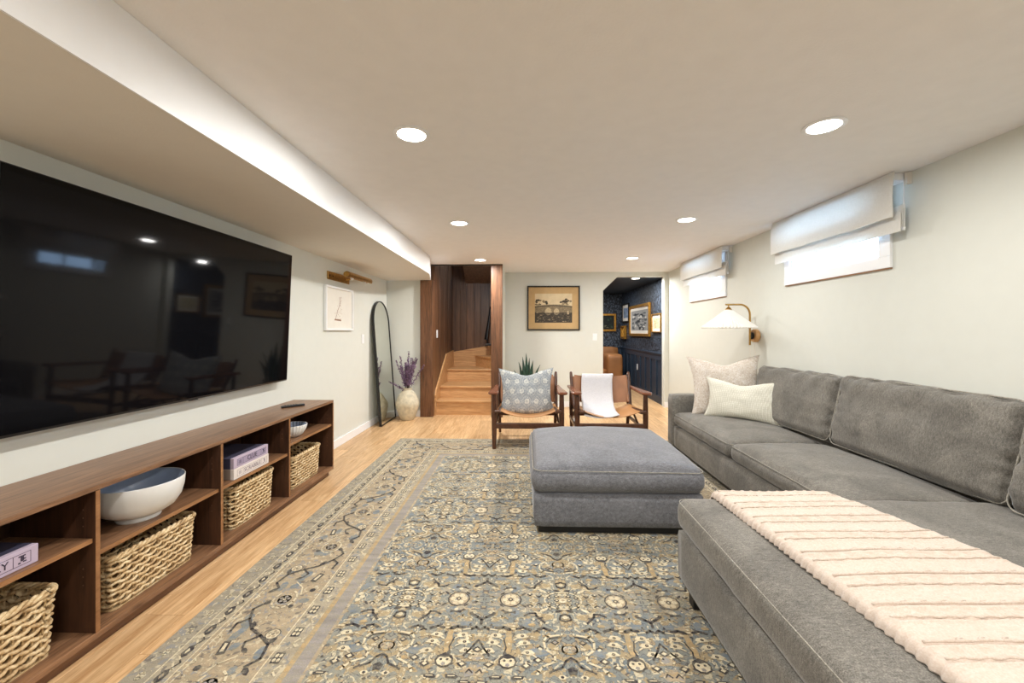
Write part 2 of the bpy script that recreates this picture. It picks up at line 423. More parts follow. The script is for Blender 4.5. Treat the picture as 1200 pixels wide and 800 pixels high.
# return wall left of stairs
struct('wall_return', MB().box((XL-W, YP+.01, 0), (-1.50, YP+.13, CEIL)), M['wall'])
# back wall with the clipped-corner opening into the navy nook
OX0, OX1, OZ, = 1.29, 2.29, 2.15
mb = MB().box((-.325, YB, 0), (OX0, YB+W, CEIL)).box((OX1, YB, 0), (XR, YB+W, CEIL)).prism([(OX0, 1.92), (1.53, OZ), (OX1, OZ), (OX1, CEIL), (OX0, CEIL)], YB, YB+W, plane='XZ')
struct('wall_back', mb, M['wall'])
struct('wall_column_side', MB().box((-.42, YP+.07, 0), (-.325, YB+W, CEIL)), M['wall'])
# ceiling (with holes kept simple: lights are surface trims)
mb = MB().box((XL-W, YN-W, CEIL), (XR+.2, YP+.13, CEIL+.1)).box((-.42, YP+.13, CEIL), (XR+.2, YB+W, CEIL+.1))
struct('ceiling', mb, M['ceiling'])
# soffit along the left wall: white face board + painted underside
SZ = 1.995
poly = [(XL, YN), (-1.2, YN), (-1.24, 5.27), (-1.385, YP), (XL, YP+.01)]
struct('ceiling_soffit', MB().prism(poly, SZ, CEIL-.0005), M['soffit'])
struct('trim_soffit_face', MB().prism([(-1.2, YN), (-1.193, YN), (-1.233, 5.27), (-1.376, YP), (-1.385, YP), (-1.24, 5.27)], SZ-.001, CEIL-.001), M['white'])
# baseboards
struct('baseboard_left', MB().box((XL, 3.56, 0), (XL+.016, YP+.01, .088), .003), M['white'])
struct('baseboard_return', MB().box((XL+.016, YP-.006, 0), (-1.525, YP+.01, .088), .003), M['white'])
struct('baseboard_back', MB().box((-.325, YB-.016, 0), (OX0-.001, YB, .088), .003), M['white'])
struct('baseboard_right', MB().box((XR-.016, 4.6, 0), (XR, YB, .088), .003).box((OX1, YB-.016, 0), (XR-.016, YB, .088)), M['white'])
# door posts of the stair opening
struct('trim_1', MB().box((-1.525, YP-.035, 0), (-1.34, YP+.13, SZ), .004), M['post_wood'])
struct('trim_2', MB().box((-.49, YP-.03, 0), (-.325, YP+.07, CEIL-.012), .004), M['post_wood'])
struct('trim_3', MB().box((-1.385, YP-.012, CEIL-.012), (-.325, YP+.05, CEIL)), M['black'])

# ---- stairwell
WS = 7.6
lw = struct('wall_stair_left', MB().box((-1.52, YP+.13, 0), (-1.362, WS+.1, 2.9)), M['dark_board'])
y = YP+.13; k = 0
for wdt in (.2, .17, .2, .16, .2, .18, .2, .2):
    y1 = min(y+wdt, WS)
    if y1-y > .02: MB().box((-1.362, y+.002, .02), (-1.342-(.006 if k % 2 else 0), y1-.002, 2.86), .003).obj('board', M['dark_board'], lw)
    y = y1; k += 1
bw = struct('wall_stair_back', MB().box((-1.52, WS+.02, 0), (.6, WS+.12, 2.9)), M['dark_board'])
x = -1.342; k = 0; bws = (.15, .11, .14, .12, .16, .1, .15, .13)
while x < .55:
    x1 = x+bws[k % 8]; MB().box((x+.002, WS+.0-(.006 if k % 2 else 0), .02), (x1-.002, WS+.02, 2.86), .003).obj('board', M['dark_board'], bw); x = x1; k += 1
struct('wall_stair_right', MB().box((.5, YB+W, 0), (.6, WS+.1, 2.9)), M['dark_board'])
struct('wall_stair_header', MB().box((-1.52, YP+.13, CEIL+.1), (-.42, YP+.2, 2.9)).box((-.42, YB+W, CEIL+.1), (.6, YB+W+.04, 2.9)), M['dark_board'])
struct('ceiling_stair', MB().box((-1.52, YP+.1, 2.9), (.6, WS+.12, 2.95)), M['dark_board'])
struct('ceiling_stair_slope', MB().prism([(6.6, 2.9), (7.6, 2.14), (7.6, 2.2), (6.7, 2.9)], -1.1, -.6, plane='YZ'), M['dark_board'])
st = thing('staircase', 'light oak winder stairs with oak skirting between dark wood walls', 'stairs', (-.9, 6.09, 0))
def step(poly, z, rise, base):
    MB().prism(poly, z-.028, z).obj('tread', M['oak_stair'], st, smooth=False)
steps = [(6.09, .216), (6.345, .40), (6.95, .606)]
xa, xb = -1.318, -.425
zprev = 0
ends = (6.345, 6.95, WS-.022)
for (ys, z), ye in zip(steps, ends):
    MB().box((xa, ys-.022, z-.03), (xb, ye+.0, z), .006).obj('tread', M['oak_stair'], st)
    MB().box((xa, ys, zprev), (xb, ys+.02, z-.0305)).obj('riser', M['oak_stair'], st)
    zprev = z
MB().prism([(-.56, 6.965), (-.93, WS-.024), (xb, WS-.024), (xb, 6.965)], .775, .805).obj('tread', M['oak_stair'], st)
MB().prism([(-.545, 6.985), (-.91, WS-.03), (-.89, WS-.03), (-.525, 6.985)], .607, .774).obj('riser', M['oak_stair'], st)
MB().box((-.524, 6.985, .607), (xb, 7.003, .774)).obj('riser', M['oak_stair'], st)
MB().prism([(-.42, 7.0), (-.66, WS-.03), (.4, WS-.03), (.4, 7.0)], .96, .99).obj('tread', M['oak_stair'], st)
MB().prism([(-.40, 7.02), (-.64, WS-.035), (-.62, WS-.035), (-.38, 7.02)], .806, .959).obj('riser', M['oak_stair'], st)
MB().prism([(6.05, 0), (6.05, .30), (6.09, .37), (6.9, .865), (WS-.022, .90), (WS-.022, 0)], -1.341, -1.319, plane='YZ').obj('stringer', M['oak_stair'], st)
MB().prism([(-1.319, .60), (-1.319, .87), (-.4, 1.03), (.4, 1.3), (.4, .60)], WS-.021, WS-.007, plane='XZ').obj('stringer', M['oak_stair'], st)
# right closing wall of the first flight below column
struct('wall_stair_inner', MB().box((-.424, YP+.13, 0), (-.4205, 6.95, CEIL)), M['dark_board'])
# handrail end in black iron
hr = thing('handrail', 'black metal handrail end above the upper stair treads', 'handrail', (-.66, 7.35, 1.0))
MB().tube([(-.62, 7.42, 1.70), (-.66, 7.37, 1.40), (-.70, 7.33, 1.10)], [.02, .024, .038], 8, flat=.5).obj('rail', M['black'], hr, smooth=True)
MB().box((-.71, 7.30, .99), (-.60, 7.42, 1.03), .006).obj('bracket', M['black'], hr)
MB().tube([(-.66, 7.37, 1.03), (-.68, 7.35, 1.12)], .012).obj('support_rod', M['black'], hr)

# ---- navy nook
NX = 2.32; NY = 9.94; NZ = 2.15
nr = struct('wall_nook_right', MB().box((NX+.02, YB+W, 0), (NX+.12, NY+.1, NZ)), M['wallpaper'])
nb = struct('wall_nook_back', MB().box((.6, NY, 0), (NX+.02, NY+.1, NZ)), M['wallpaper'])
struct('wall_nook_left', MB().box((.6, YB+W, 0), (.7, NY, NZ)), M['wallpaper'])
struct('ceiling_nook', MB().box((.6, YB+W, NZ), (NX+.12, NY+.1, NZ+.06)), M['navy'])
MB().box((NX+.008, YB+W+.002, 0), (NX+.02, NY, .85)).obj('wainscot_panel', M['navy'], nr)
MB().box((NX-.02, YB+W+.002, .85), (NX+.02, NY, .88), .004).obj('chair_rail', M['navy'], nr)
MB().box((NX-.006, YB+W+.002, .75), (NX+.008, NY, .8495)).obj('top_rail', M['navy'], nr)
MB().box((NX-.006, YB+W+.002, 0), (NX+.008, NY, .13)).obj('bottom_rail', M['navy'], nr)
yb = YB+W+.02
while yb < NY-.1:
    MB().box((NX-.014, yb, .1305), (NX+.008, yb+.055, .7495), .002).obj('batten', M['navy'], nr); yb += .34
MB().box((.7, NY-.012, 0), (NX+.007, NY-.0005, .85)).obj('wainscot_panel', M['navy'], nb)
MB().box((.7, NY-.04, .85), (NX-.021, NY-.0005, .88), .004).obj('chair_rail', M['navy'], nb)

# ---- windows in the right wall
for i, (y0, y1, z0, z1) in enumerate(WIN):
    a, b = ((2.70, 3.775), (4.86, 5.91))[i]
    mb = MB().box((XR-.02, a, z0-.075), (XR, b, z0), .003).box((XR-.02, a, z1), (XR, b, z1+.07), .003).box((XR-.02, a, z0), (XR, y0, z1), .003).box((XR-.02, y1, z0), (XR, b, z1), .003)
    wn = struct('window_%d' % (i+1), mb, M['white'])
    mb = MB().box((XR, y0, z0), (XR+.2, y0+.012, z1)).box((XR, y1-.012, z0), (XR+.2, y1, z1)).box((XR, y0+.012, z0), (XR+.2, y1-.012, z0+.012)).box((XR, y0+.012, z1-.012), (XR+.2, y1-.012, z1))
    mb.obj('jamb_liner', M['white'], wn)
    ym = (y0+y1)/2
    mb = MB()
    for p, q in ((y0+.012, y0+.04), (ym-.014, ym+.014), (y1-.04, y1-.012)): mb.box((XR+.13, p, z0+.012), (XR+.16, q, z1-.012))
    for p, q in ((z0+.012, z0+.035), (z1-.035, z1-.012)): mb.box((XR+.131, y0+.04, p), (XR+.159, y1-.04, q))
    mb.obj('sash_frame', M['white'], wn)
    MB().box((XR+.143, y0+.04, z0+.035), (XR+.147, ym-.014, z1-.035)).obj('pane', M['glass'], wn)
    MB().box((XR+.143, ym+.014, z0+.035), (XR+.147, y1-.04, z1-.035)).obj('pane', M['glass'], wn)
    MB().box((XR-.0135, a+.005, z0-.083), (XR, b-.005, z0-.0755)).obj('window_apron', M['walnut_edge'], wn)  # brown strip standing in for the shadow line below the casing

# ================================================================== LIGHT FIXTURES
def downlight(x, y, z, label, r=.088, power=DOWNLIGHT_W):
    t = thing('recessed_light', label, 'ceiling light', (x, y, z), 'recessed ceiling lights')
    MB().lathe([(r, 0), (r+.002, -.004), (r-.008, -.008), (r-.018, -.006), (r-.018, -.001)], (x, y, z), 36).obj('trim_ring', M['white'], t, smooth=True)
    MB().lathe([(0, -.004), (r-.02, -.004), (r-.02, -.001)], (x, y, z), 32).obj('lens', M['lens'], t)
    ld = bpy.data.lights.new('downlight', 'AREA'); ld.shape = 'DISK'; ld.size = (r-.02)*2; ld.energy = power; ld.color = DOWNLIGHT_COL; ld.spread = math.radians(178)
    lo = bpy.data.objects.new('lamp', ld); COL.objects.link(lo); lo.parent = t; lo.location = (0, 0, -.012)
    return t
downlight(-.56, 2.01, CEIL, 'largest recessed ceiling light on the left, nearest the white soffit face', power=21)
downlight(1.42, 1.99, CEIL, 'largest recessed ceiling light on the right, above the sofa chaise', power=13.5)
downlight(-.59, 3.67, CEIL, 'middle recessed ceiling light of the left row, between soffit and ottoman', power=21)
downlight(1.41, 3.62, CEIL, 'middle recessed ceiling light of the right row, in front of the wide window', power=13.5)
downlight(-.61, 5.58, CEIL, 'small recessed ceiling light just before the stair opening', power=33)
downlight(1.43, 5.50, CEIL, 'small recessed ceiling light before the navy nook opening', power=16)
downlight(1.88, 7.02, NZ, 'recessed light in the dark nook ceiling just inside the opening', r=.08, power=30)
for x, y, wh in ((-.55, .1, 'left row, just overhead'), (1.42, .1, 'right row, over the near end of the chaise'), (-.55, -1.7, 'left row, by the near wall'), (1.42, -1.7, 'right row, by the near wall')):
    downlight(x, y, CEIL, 'recessed ceiling light out of view, ' + wh)
# unseen fill light without a fixture, brightens the nook from behind the header
ld = bpy.data.lights.new('nook_lamp', 'AREA'); ld.shape = 'DISK'; ld.size = .14; ld.energy = 20; ld.color = DOWNLIGHT_COL
lo = bpy.data.objects.new('nook_lamp', ld); COL.objects.link(lo); lo.location = (1.4, 8.9, NZ-.01)

# ================================================================== TELEVISION
tv = thing('television', 'very large flat black television mounted on the left wall above the console', 'television', (-1.95, 2.37, 1.36))
Mx = frame_mat((-1.933, 2.37, 1.36), (0, 1, 0), (.045, 0, 1.027))      # local x along the wall, y up, z out of the wall
# local +z of this frame points into the room
TW, TH = .94, .514
mb = MB(); mb.box((-TW, -TH, -.028), (TW, TH, 0), .004, mat=Mx); mb.obj('casing', M['black_plastic'], tv, smooth=True)
MB().box((-TW+.006, -TH+.012, .0), (TW-.006, TH-.006, .002), mat=Mx).obj('screen', M['screen'], tv)
MB().box((-TW+.3, -TH+.2, -.07), (TW-.3, TH-.2, -.0285), .02, mat=Mx).obj('rear_housing', M['black_plastic'], tv)
MB().box((-.03, -TH-.006, -.018), (.03, -TH-.0005, -.004), .002, mat=Mx).obj('sensor', M['black_plastic'], tv)
MB().box((-.012, -TH-.0075, -.014), (-.006, -TH-.0062, -.008), mat=Mx).obj('standby_light', M['led'], tv)
MB().box((-.2, -.15, -.085), (.2, .15, -.0705), mat=Mx).box((-.02, -.1, -.088), (.02, .1, -.0852), mat=Mx).obj('wall_bracket', M['black'], tv)
wc = MB().tube([(XL+.0012, 1.19, .77), (XL+.0012, 1.24, .765), (XL+.0012, 1.285, .772), (XL+.0012, 1.30, .768)], .0016, 5)
wc.tube([(XL+.0012, 1.262, .742), (XL+.0012, 1.27, .728), (XL+.0012, 1.262, .712), (XL+.0012, 1.275, .695), (XL+.0012, 1.29, .69)], .0016, 5)
tag(wc.obj('wall_crack', M['walnut_edge'], None, kind='structure'), 'thin brown paint crack on the wall under the television', 'crack')

# ================================================================== MEDIA CONSOLE
XF, XBk = -1.67, XL+.004
CY0, CY1 = -.425, 3.531
ct = thing('media_console', 'long low walnut media console with open cubbies along the left wall', 'console', ((XF+XBk)/2, (CY0+CY1)/2, 0))
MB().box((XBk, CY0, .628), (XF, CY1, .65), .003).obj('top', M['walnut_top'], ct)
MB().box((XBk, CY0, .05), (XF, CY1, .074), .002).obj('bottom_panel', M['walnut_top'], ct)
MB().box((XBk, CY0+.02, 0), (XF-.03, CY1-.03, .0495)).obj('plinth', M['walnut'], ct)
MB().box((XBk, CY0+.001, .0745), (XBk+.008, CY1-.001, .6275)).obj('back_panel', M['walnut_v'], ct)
DIV = [CY0, .231, .887, 1.543, 2.20, 2.852, 3.512]
for k, y in enumerate(DIV):
    nm = 'side_panel' if k in (0, 6) else 'divider'
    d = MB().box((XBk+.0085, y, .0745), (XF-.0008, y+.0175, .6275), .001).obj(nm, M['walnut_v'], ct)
    MB().box((XF-.0007, y+.0005, .0745), (XF+.0006, y+.017, .6275)).obj('edge_band', M['walnut_edge'], d)
    mb = MB()
    for sgn, yy in ((-1, y-.0003), (1, y+.0178)):
        for zc in (.26, .292, .324, .49, .522, .554):
            for xc in (XF-.05,): mb.box((xc-.0022, yy-.0003, zc-.0022), (xc+.0022, yy+.0003, zc+.0022))
    mb.obj('shelf_pin_holes', M['copper_dot'], d, kind='stuff')
SHZ = {0: .445, 1: .385, 2: .445, 3: .385, 4: .385, 5: .445}
for k in range(6):
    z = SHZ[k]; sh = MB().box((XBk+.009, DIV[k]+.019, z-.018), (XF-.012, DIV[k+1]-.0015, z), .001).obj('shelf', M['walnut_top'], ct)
    MB().box((XF-.0118, DIV[k]+.019, z-.018), (XF-.0105, DIV[k+1]-.0015, z)).obj('edge_band', M['walnut_edge'], sh)

def basket(label, cx, cy, hx, hy, h, z0=.0745, rows=9, seed=0):
    rnd = random.Random(seed)
    t = thing('wicker_basket', label, 'basket', (cx, cy, z0), 'wicker baskets in the console')
    base = MB().prism([(p.x*.93+cx, p.y*.95+cy) for p in rect_loop(hx-.008, hy-.008, 0, .03)], z0+.001, z0+.008).obj('base', M['wicker'], t)
    # stakes
    loop = rect_loop(hx-.012, hy-.012, 0, .03, 5)
    def along(n, hx_, hy_, r=.03):
        pts = []; L = []
        lp = rect_loop(hx_, hy_, 0, r, 6); lp.append(lp[0]); tot = 0
        for a, b in zip(lp, lp[1:]): L.append((tot, a, b, (b-a).length)); tot += (b-a).length
        for i in range(n):
            s_ = tot*i/n
            for (o_, a, b, l_) in L:
                if o_ <= s_ <= o_+l_+1e-9:
                    q = a.lerp(b, (s_-o_)/max(l_, 1e-9)); d = (b-a).normalized() if l_ > 0 else Vector((1, 0, 0))
                    pts.append((q, Vector((d.y, -d.x, 0)))); break
        return pts
    per = 4*(hx+hy); ns = int(per/.034); ns += ns % 2
    def scl(z): return .93+.07*min(1, z/h)
    mb = MB()
    for q, nrm in along(ns, hx-.014, hy-.014):
        mb.tube([(cx+q.x*scl(0), cy+q.y*scl(0), z0+.006), (cx+q.x, cy+q.y, z0+h-.012)], .0038, 5)
    mb.obj('stakes', M['wicker'], t, smooth=True, kind='stuff')
    mb = MB(); n = ns*4; pitch = (h-.03)/rows
    for r in range(rows):
        for strand in (0, 1):
            pts = []
            zc = z0+.012+pitch*(r+.5)
            for i, (q, nrm) in enumerate(along(n, hx-.013, hy-.013)):
                ph = PI*(i/4)+PI*strand+PI*(r % 2)
                off = math.cos(ph)*.0072+.001; zz = zc+math.sin(ph+PI/2*0)*pitch*.20*(1 if strand else -1)+rnd.uniform(-.0008, .0008)
                s_ = scl(zz-z0); pts.append((cx+q.x*s_+nrm.x*off, cy+q.y*s_+nrm.y*off, zz))
            mb.tube(pts, pitch*.275, 6, closed=True)
    mb.obj('weave', M['wicker'], t, smooth='all', kind='stuff')
    mb = MB()
    for strand in range(3):
        pts = []
        for i, (q, nrm) in enumerate(along(n, hx-.010, hy-.010)):
            ph = i*.55+strand*2*PI/3; rr = .0075
            pts.append((cx+q.x+nrm.x*rr*math.cos(ph), cy+q.y+nrm.y*rr*math.cos(ph), z0+h-.008+rr*math.sin(ph)))
        mb.tube(pts, .0068, 6, closed=True)
    mb.obj('braided_rim', M['wicker'], t, smooth='all')
    return t
basket('large wicker basket at the left photo edge, under the shelf holding the purple-grey game box', -1.852, 1.225, .148, .237, .245, rows=9, seed=1)
basket('wicker basket under the shelf with the big white bowl', -1.852, 1.866, .148, .228, .232, rows=9, seed=2)
basket('wicker basket under the shelf with two stacked game boxes', -1.852, 2.552, .148, .203, .25, rows=10, seed=3)
basket('smallest looking wicker basket in the far end cubby under the fluted bowl', -1.852, 3.177, .148, .216, .24, rows=10, seed=4)

# large white bowl
bl = thing('serving_bowl', 'large white ceramic footed bowl on the console shelf above a basket', 'bowl', (-1.80, 1.855, .385))
prof = [(.0, .012), (.070, .012), (.072, 0), (.080, 0), (.082, .004), (.078, .020), (.10, .026), (.135, .048), (.158, .085), (.168, .125), (.172, .172), (.1705, .175), (.168, .172)]
MB().lathe(prof, (-1.80, 1.855, .3855), 56, cap=False).obj('body', M['porcelain'], bl, smooth=True)
MB().lathe([(.168, .172), (.163, .125), (.152, .088), (.13, .055), (.10, .035), (.0, .030)], (-1.80, 1.855, .3855), 56, cap=False).obj('inside', M['porcelain_in'], bl, smooth=True)
# fluted small bowl
fb = thing('fluted_bowl', 'small white fluted bowl on the far end shelf of the console', 'bowl', (-1.79, 3.09, .445))
wob = lambda a, r, z: 1+(.022*math.cos(28*a) if z > .01 else 0)
MB().lathe([(0, .006), (.045, .0), (.055, .0), (.078, .018), (.098, .05), (.108, .088), (.1065, .091), (.104, .088)], (-1.79, 3.09, .4455), 168, wob=wob, cap=False).obj('body', M['porcelain'], fb, smooth='all')
MB().lathe([(.104, .088), (.094, .05), (.074, .022), (.05, .009), (0, .008)], (-1.79, 3.09, .4455), 168, wob=wob, cap=False).obj('inside', M['porcelain_in'], fb, smooth='all')

# board game boxes
def pbox(name, rgb, rough=.8): return plain(name, rgb, rough, var=.02, bump=.25, bscale=320)
M['gb_lav'] = pbox('linen_lavender_box', (188, 172, 190)); M['gb_mauve'] = pbox('linen_mauve_panel', (160, 146, 168)); M['gb_navy'] = pbox('linen_navy_cover', (52, 50, 72))  # the dark blue cover tone is shadow put into the box colour
M['gb_cream'] = pbox('linen_cream_box', (222, 212, 206)); M['gb_ink'] = plain('dark_ink', (56, 46, 66), .7); M['gb_grey'] = plain('grey_ink', (140, 128, 136), .7); M['gb_tan'] = pbox('linen_tan_cover', (140, 124, 112))
def game_box(label, y0, y1, x0, x1, z0, h, spine, cover, panel, ink, txt, tsize, ty=None):
    t = thing('game_box', label, 'board game', ((x0+x1)/2, (y0+y1)/2, z0), 'linen board game boxes' )
    MB().box((x0, y0, z0), (x1-.022, y1, z0+h), .002).obj('cover', cover, t)
    sp = MB().box((x1-.0215, y0, z0), (x1, y1, z0+h), .002).obj('spine', spine, t)
    L = y1-y0; f = x1+.0004
    mb = MB(); m = .012; a, b = y0+.028, y1-.022
    mb.box((x1-.001, a, z0+m), (f, b, z0+h-m)); mb.obj('label_panel', panel, sp)
    mb = MB(); wd = .0014
    for (p, q, r, s_) in ((a, b, z0+m, z0+m+wd), (a, b, z0+h-m-wd, z0+h-m)): mb.box((f, p, r), (f+.0004, q, s_))
    for yy in (a, a+.05, b-.05, b-wd): mb.box((f, yy, z0+m+wd), (f+.0004, yy+wd, z0+h-m-wd))
    mb.obj('label_border', ink, sp)
    lettering(txt, tsize, ink, sp, (f+.0005, ty or (a+b)/2, z0+h/2), (0, 1, 0), (0, 0, 1))
    # little icon in each end field: a seated-figure like block on the right, ruled lines on the left
    mb = MB(); yc = b-.025; zc = z0+h/2
    for (p, q, r, s_) in ((-.010, .010, .009, .013), (-.004, .005, -.006, .009), (-.011, -.004, -.013, -.008), (.002, .012, -.011, -.007), (.004, .011, -.002, .002)): mb.box((f, yc+p, zc+r), (f+.0005, yc+q, zc+s_))
    mb.obj('icon', ink, sp)
    mb = MB()
    for k in range(3): mb.box((f, a+.014+k*.009, z0+h/2-.010), (f+.0004, a+.017+k*.009, z0+h/2+.010))
    mb.obj('icon', ink, sp)
    return t
gx0, gx1 = -1.96, -1.685
game_box('cream linen game box reading SCRABBLE, lower of the stacked pair', 2.322, 2.645, gx0, gx1, .3855, .062, M['gb_cream'], M['gb_tan'], M['gb_cream'], M['gb_grey'], 'SCRABBLE', .034)
game_box('lavender and navy linen game box reading CLUE, on top of the stacked pair', 2.324, 2.641, gx0+.002, gx1-.002, .448, .062, M['gb_lav'], M['gb_navy'], M['gb_mauve'], M['gb_ink'], 'CLUE', .038)
game_box('purple-grey linen game box ending in LY, on the shelf at the left photo edge', 1.05, 1.384, gx0-.02, -1.705, .4455, .063, M['gb_lav'], M['gb_navy'], M['gb_lav'], M['gb_ink'], 'MONOPOLY', .034, 1.205)

rm = thing('remote_control', 'slim black remote control lying on the far end of the console top', 'remote', (-1.842, 3.20, .65))
a = Vector((-1.80, 3.17, .6505)); Mr = frame_mat((-1.842, 3.20, .6508), (.66, .75, 0), (-.75, .66, 0))
MB().box((-.085, -.020, 0), (.085, .020, .016), .006, mat=Mr).obj('body', M['black_plastic'], rm, smooth=True)
mb = MB()
for i in range(5):
    for j in range(3): mb.box((-.06+i*.02, -.012+j*.010, .0162), (-.05+i*.02, -.005+j*.010, .0175), mat=Mr)
mb.obj('buttons', M['black'], rm)

# ================================================================== LEFT WALL: picture, picture light, switch, mirror
def framed(name, label, cat, origin, xd, wd, ht, fw, fd, fmat, matw, matm, art, glass=False, group=None):
    """origin = centre of the picture's back; xd = picture's horizontal axis seen from the room; depth fd"""
    t = thing(name, label, cat, origin, group); Mf = frame_mat(origin, xd, (0, 0, 1))
    hw, hh = wd/2, ht/2
    mb = MB()
    mb.box((-hw, hh-fw, .001), (hw, hh, fd), .003, mat=Mf).box((-hw, -hh, .001), (hw, -hh+fw, fd), .003, mat=Mf)
    mb.box((-hw, -hh+fw, .001), (-hw+fw, hh-fw, fd), .003, mat=Mf).box((hw-fw, -hh+fw, .001), (hw, hh-fw, fd), .003, mat=Mf)
    mb.obj('frame', fmat, t)
    MB().box((-hw+fw, -hh+fw, .002), (hw-fw, hh-fw, fd*.4), mat=Mf).obj('mat_board', matm, t)
    if art:
        mb, mats = art(hw-fw-matw, hh-fw-matw)
        mb.v = [Mf @ (v+Vector((0, 0, fd*.4+.0006))) for v in mb.v]
        mb.obj('print', mats, t)
    return t
ink = [plain('print_ground', (214, 196, 160), .8, var=.08), plain('print_dark', (66, 60, 52), .8, var=.3, scale=60), plain('print_mid', (132, 118, 94), .8, var=.3, scale=50), plain('print_light', (190, 172, 138), .8, var=.12, scale=50)]
def noisy_blob(cx, cy, rx, ry, n=18, amp=.25, seed=0):
    return [(cx+rx*math.cos(2*PI*k/n)*(1+amp*noise.noise(Vector((k*.9, seed, 0)))), cy+ry*math.sin(2*PI*k/n)*(1+amp*noise.noise(Vector((k*.9, seed, 5))))) for k in range(n)]
def flat(mb, poly, z, mi): mb.add([(p[0], p[1], z) for p in poly], [tuple(range(len(poly)))], mi)
def art_bridge(hw, hh):
    mb = MB(); rnd = random.Random(3); flat(mb, [(-hw, -hh), (hw, -hh), (hw, hh), (-hw, hh)], 0, 0)
    # wooded banks
    for i in range(46):
        s_ = rnd.choice((-1, 1)); x = s_*hw*rnd.uniform(.35, .93); y = hh*rnd.uniform(.12, .35+.5*abs(x/hw)**1.5 if s_ > 0 else .55)
        flat(mb, noisy_blob(x, y, hw*.07, hh*.07, 9, .6, i), .0001+i*2e-6, 1 if rnd.random() < .45 else 2)
    # river
    flat(mb, [(-hw, -hh), (hw, -hh), (hw, -.25*hh), (-hw, -.25*hh)], .0003, 1)
    for i in range(50):
        x = hw*rnd.uniform(-.93, .8); y = hh*rnd.uniform(-.95, -.3); l_ = hw*rnd.uniform(.03, .12)
        flat(mb, [(x, y), (x+l_, y), (x+l_, y+hh*.02), (x, y+hh*.022)], .0004, rnd.choice((2, 2, 3)))
    # arched bridge
    top = [(hw*(k/12-.5)*2, hh*(.12+.1*math.cos((k/12-.5)*PI))) for k in range(13)]
    flat(mb, top+[(hw, -.3*hh), (-hw, -.3*hh)], .0005, 2)
    for k in range(12): flat(mb, [top[k], top[k+1], (top[k+1][0], top[k+1][1]-.07*hh), (top[k][0], top[k][1]-.07*hh)], .0006, 1)
    for k in range(12): flat(mb, [(top[k][0], top[k][1]+.05*hh), (top[k+1][0], top[k+1][1]+.05*hh), top[k+1], top[k]], .0006, 3)
    for cx, r in ((-.28, .18), (.16, .15), (.78, .06)):
        flat(mb, [(hw*(cx+r*math.cos(a)), hh*(-.3+r*1.9*math.sin(a) if math.sin(a) > 0 else -.32+.12*math.sin(a))) for a in [2*PI*q/20 for q in range(20)]], .0007, 3)
        flat(mb, [(hw*(cx+r*1.2*math.cos(a)), hh*(-.32+r*.5*math.sin(a))) for a in [PI+PI*q/10 for q in range(11)]], .0008, 1)
    for i in range(260):
        x = hw*rnd.uniform(-.96, .92); y = hh*rnd.uniform(-.95, .45 if abs(x) > .3*hw else .2); l_ = hw*rnd.uniform(.01, .05); d_ = rnd.uniform(-1, 1)*l_
        flat(mb, [(x, y), (x+l_, y+d_), (x+l_, y+d_+hh*.012), (x, y+hh*.014)], .001+i*1e-6, rnd.choice((1, 1, 2, 3)))
    return mb, ink
framed('framed_print', 'large black framed etching of a stone arch bridge on the back wall', 'picture', (.474, YB-.001, 1.632), (1, 0, 0), .868, .735, .022, .028, M['black'], .105, M['brown_paper'], art_bridge)
tan_ink = [M['paper'], plain('sepia_ink', (150, 116, 92), .8, var=.3), plain('pale_sepia', (206, 190, 176), .8, var=.1)]
def art_sketch(hw, hh):
    mb = MB(); rnd = random.Random(5); flat(mb, [(-hw, -hh), (hw, -hh), (hw, hh), (-hw, hh)], 0, 0)
    pts = [(-.35, -.62), (-.22, -.3), (-.12, 0), (.0, .25), (.05, .5), (-.02, .7)]
    for (a, b) in zip(pts, pts[1:]):
        flat(mb, [(a[0]*hw-.004, a[1]*hh), (a[0]*hw+.006, a[1]*hh), (b[0]*hw+.004, b[1]*hh), (b[0]*hw-.002, b[1]*hh)], .0002, 1)
    for i in range(110):
        tt = rnd.random(); x = (-.3+.4*tt+rnd.gauss(.1, .17)*(1.2-tt))*hw; y = (-.65+1.4*tt)*hh; r = rnd.uniform(.002, .006)
        flat(mb, noisy_blob(x, y, r, r, 6, .5, i), .0003+i*1e-6, 1 if rnd.random() < .3 else 2)
    flat(mb, [(-.45*hw, -.68*hh), (.15*hw, -.72*hh), (.12*hw, -.62*hh), (-.4*hw, -.60*hh)], .0006, 1)
    return mb, tan_ink
framed('framed_sketch', 'small white framed sepia plant sketch under the brass picture light', 'picture', (XL+.001, 4.40, 1.491), (0, 1, 0), .66, .465, .02, .03, M['white'], .03, M['paper'], art_sketch)
pl = thing('picture_light', 'brass picture light with wall plate above the small white frame', 'picture light', (XL, 4.40, 1.83))
MB().box((XL+.001, 4.14, 1.787), (XL+.012, 4.66, 1.872), .004).obj('wall_plate', M['brass'], pl)
MB().tube([(XL+.012, 4.56, 1.83), (XL+.06, 4.58, 1.84), (-1.90, 4.60, 1.862)], .012, 10).obj('arm', M['brass'], pl, smooth=True)
MB().tube([(-1.90, 4.32, 1.858), (-1.90, 4.30, 1.858)], .030, 14).obj('end_cap', M['brass'], pl, smooth=True)
mb = MB(); n = 16; vs = []
for y in (4.32, 4.96):
    for rr in (.036, .033):
        for k in range(n+1):
            a = -.25*PI+1.5*PI*k/n-.1; vs.append((-1.90+rr*math.cos(a), y, 1.858+rr*math.sin(a)))
m_ = n+1; fs = []
for k in range(n): fs += [(k, k+1, 2*m_+k+1, 2*m_+k), (m_+k+1, m_+k, 3*m_+k, 3*m_+k+1), (k, m_+k, m_+k+1, k+1), (2*m_+k+1, 3*m_+k+1, 3*m_+k, 2*m_+k)]
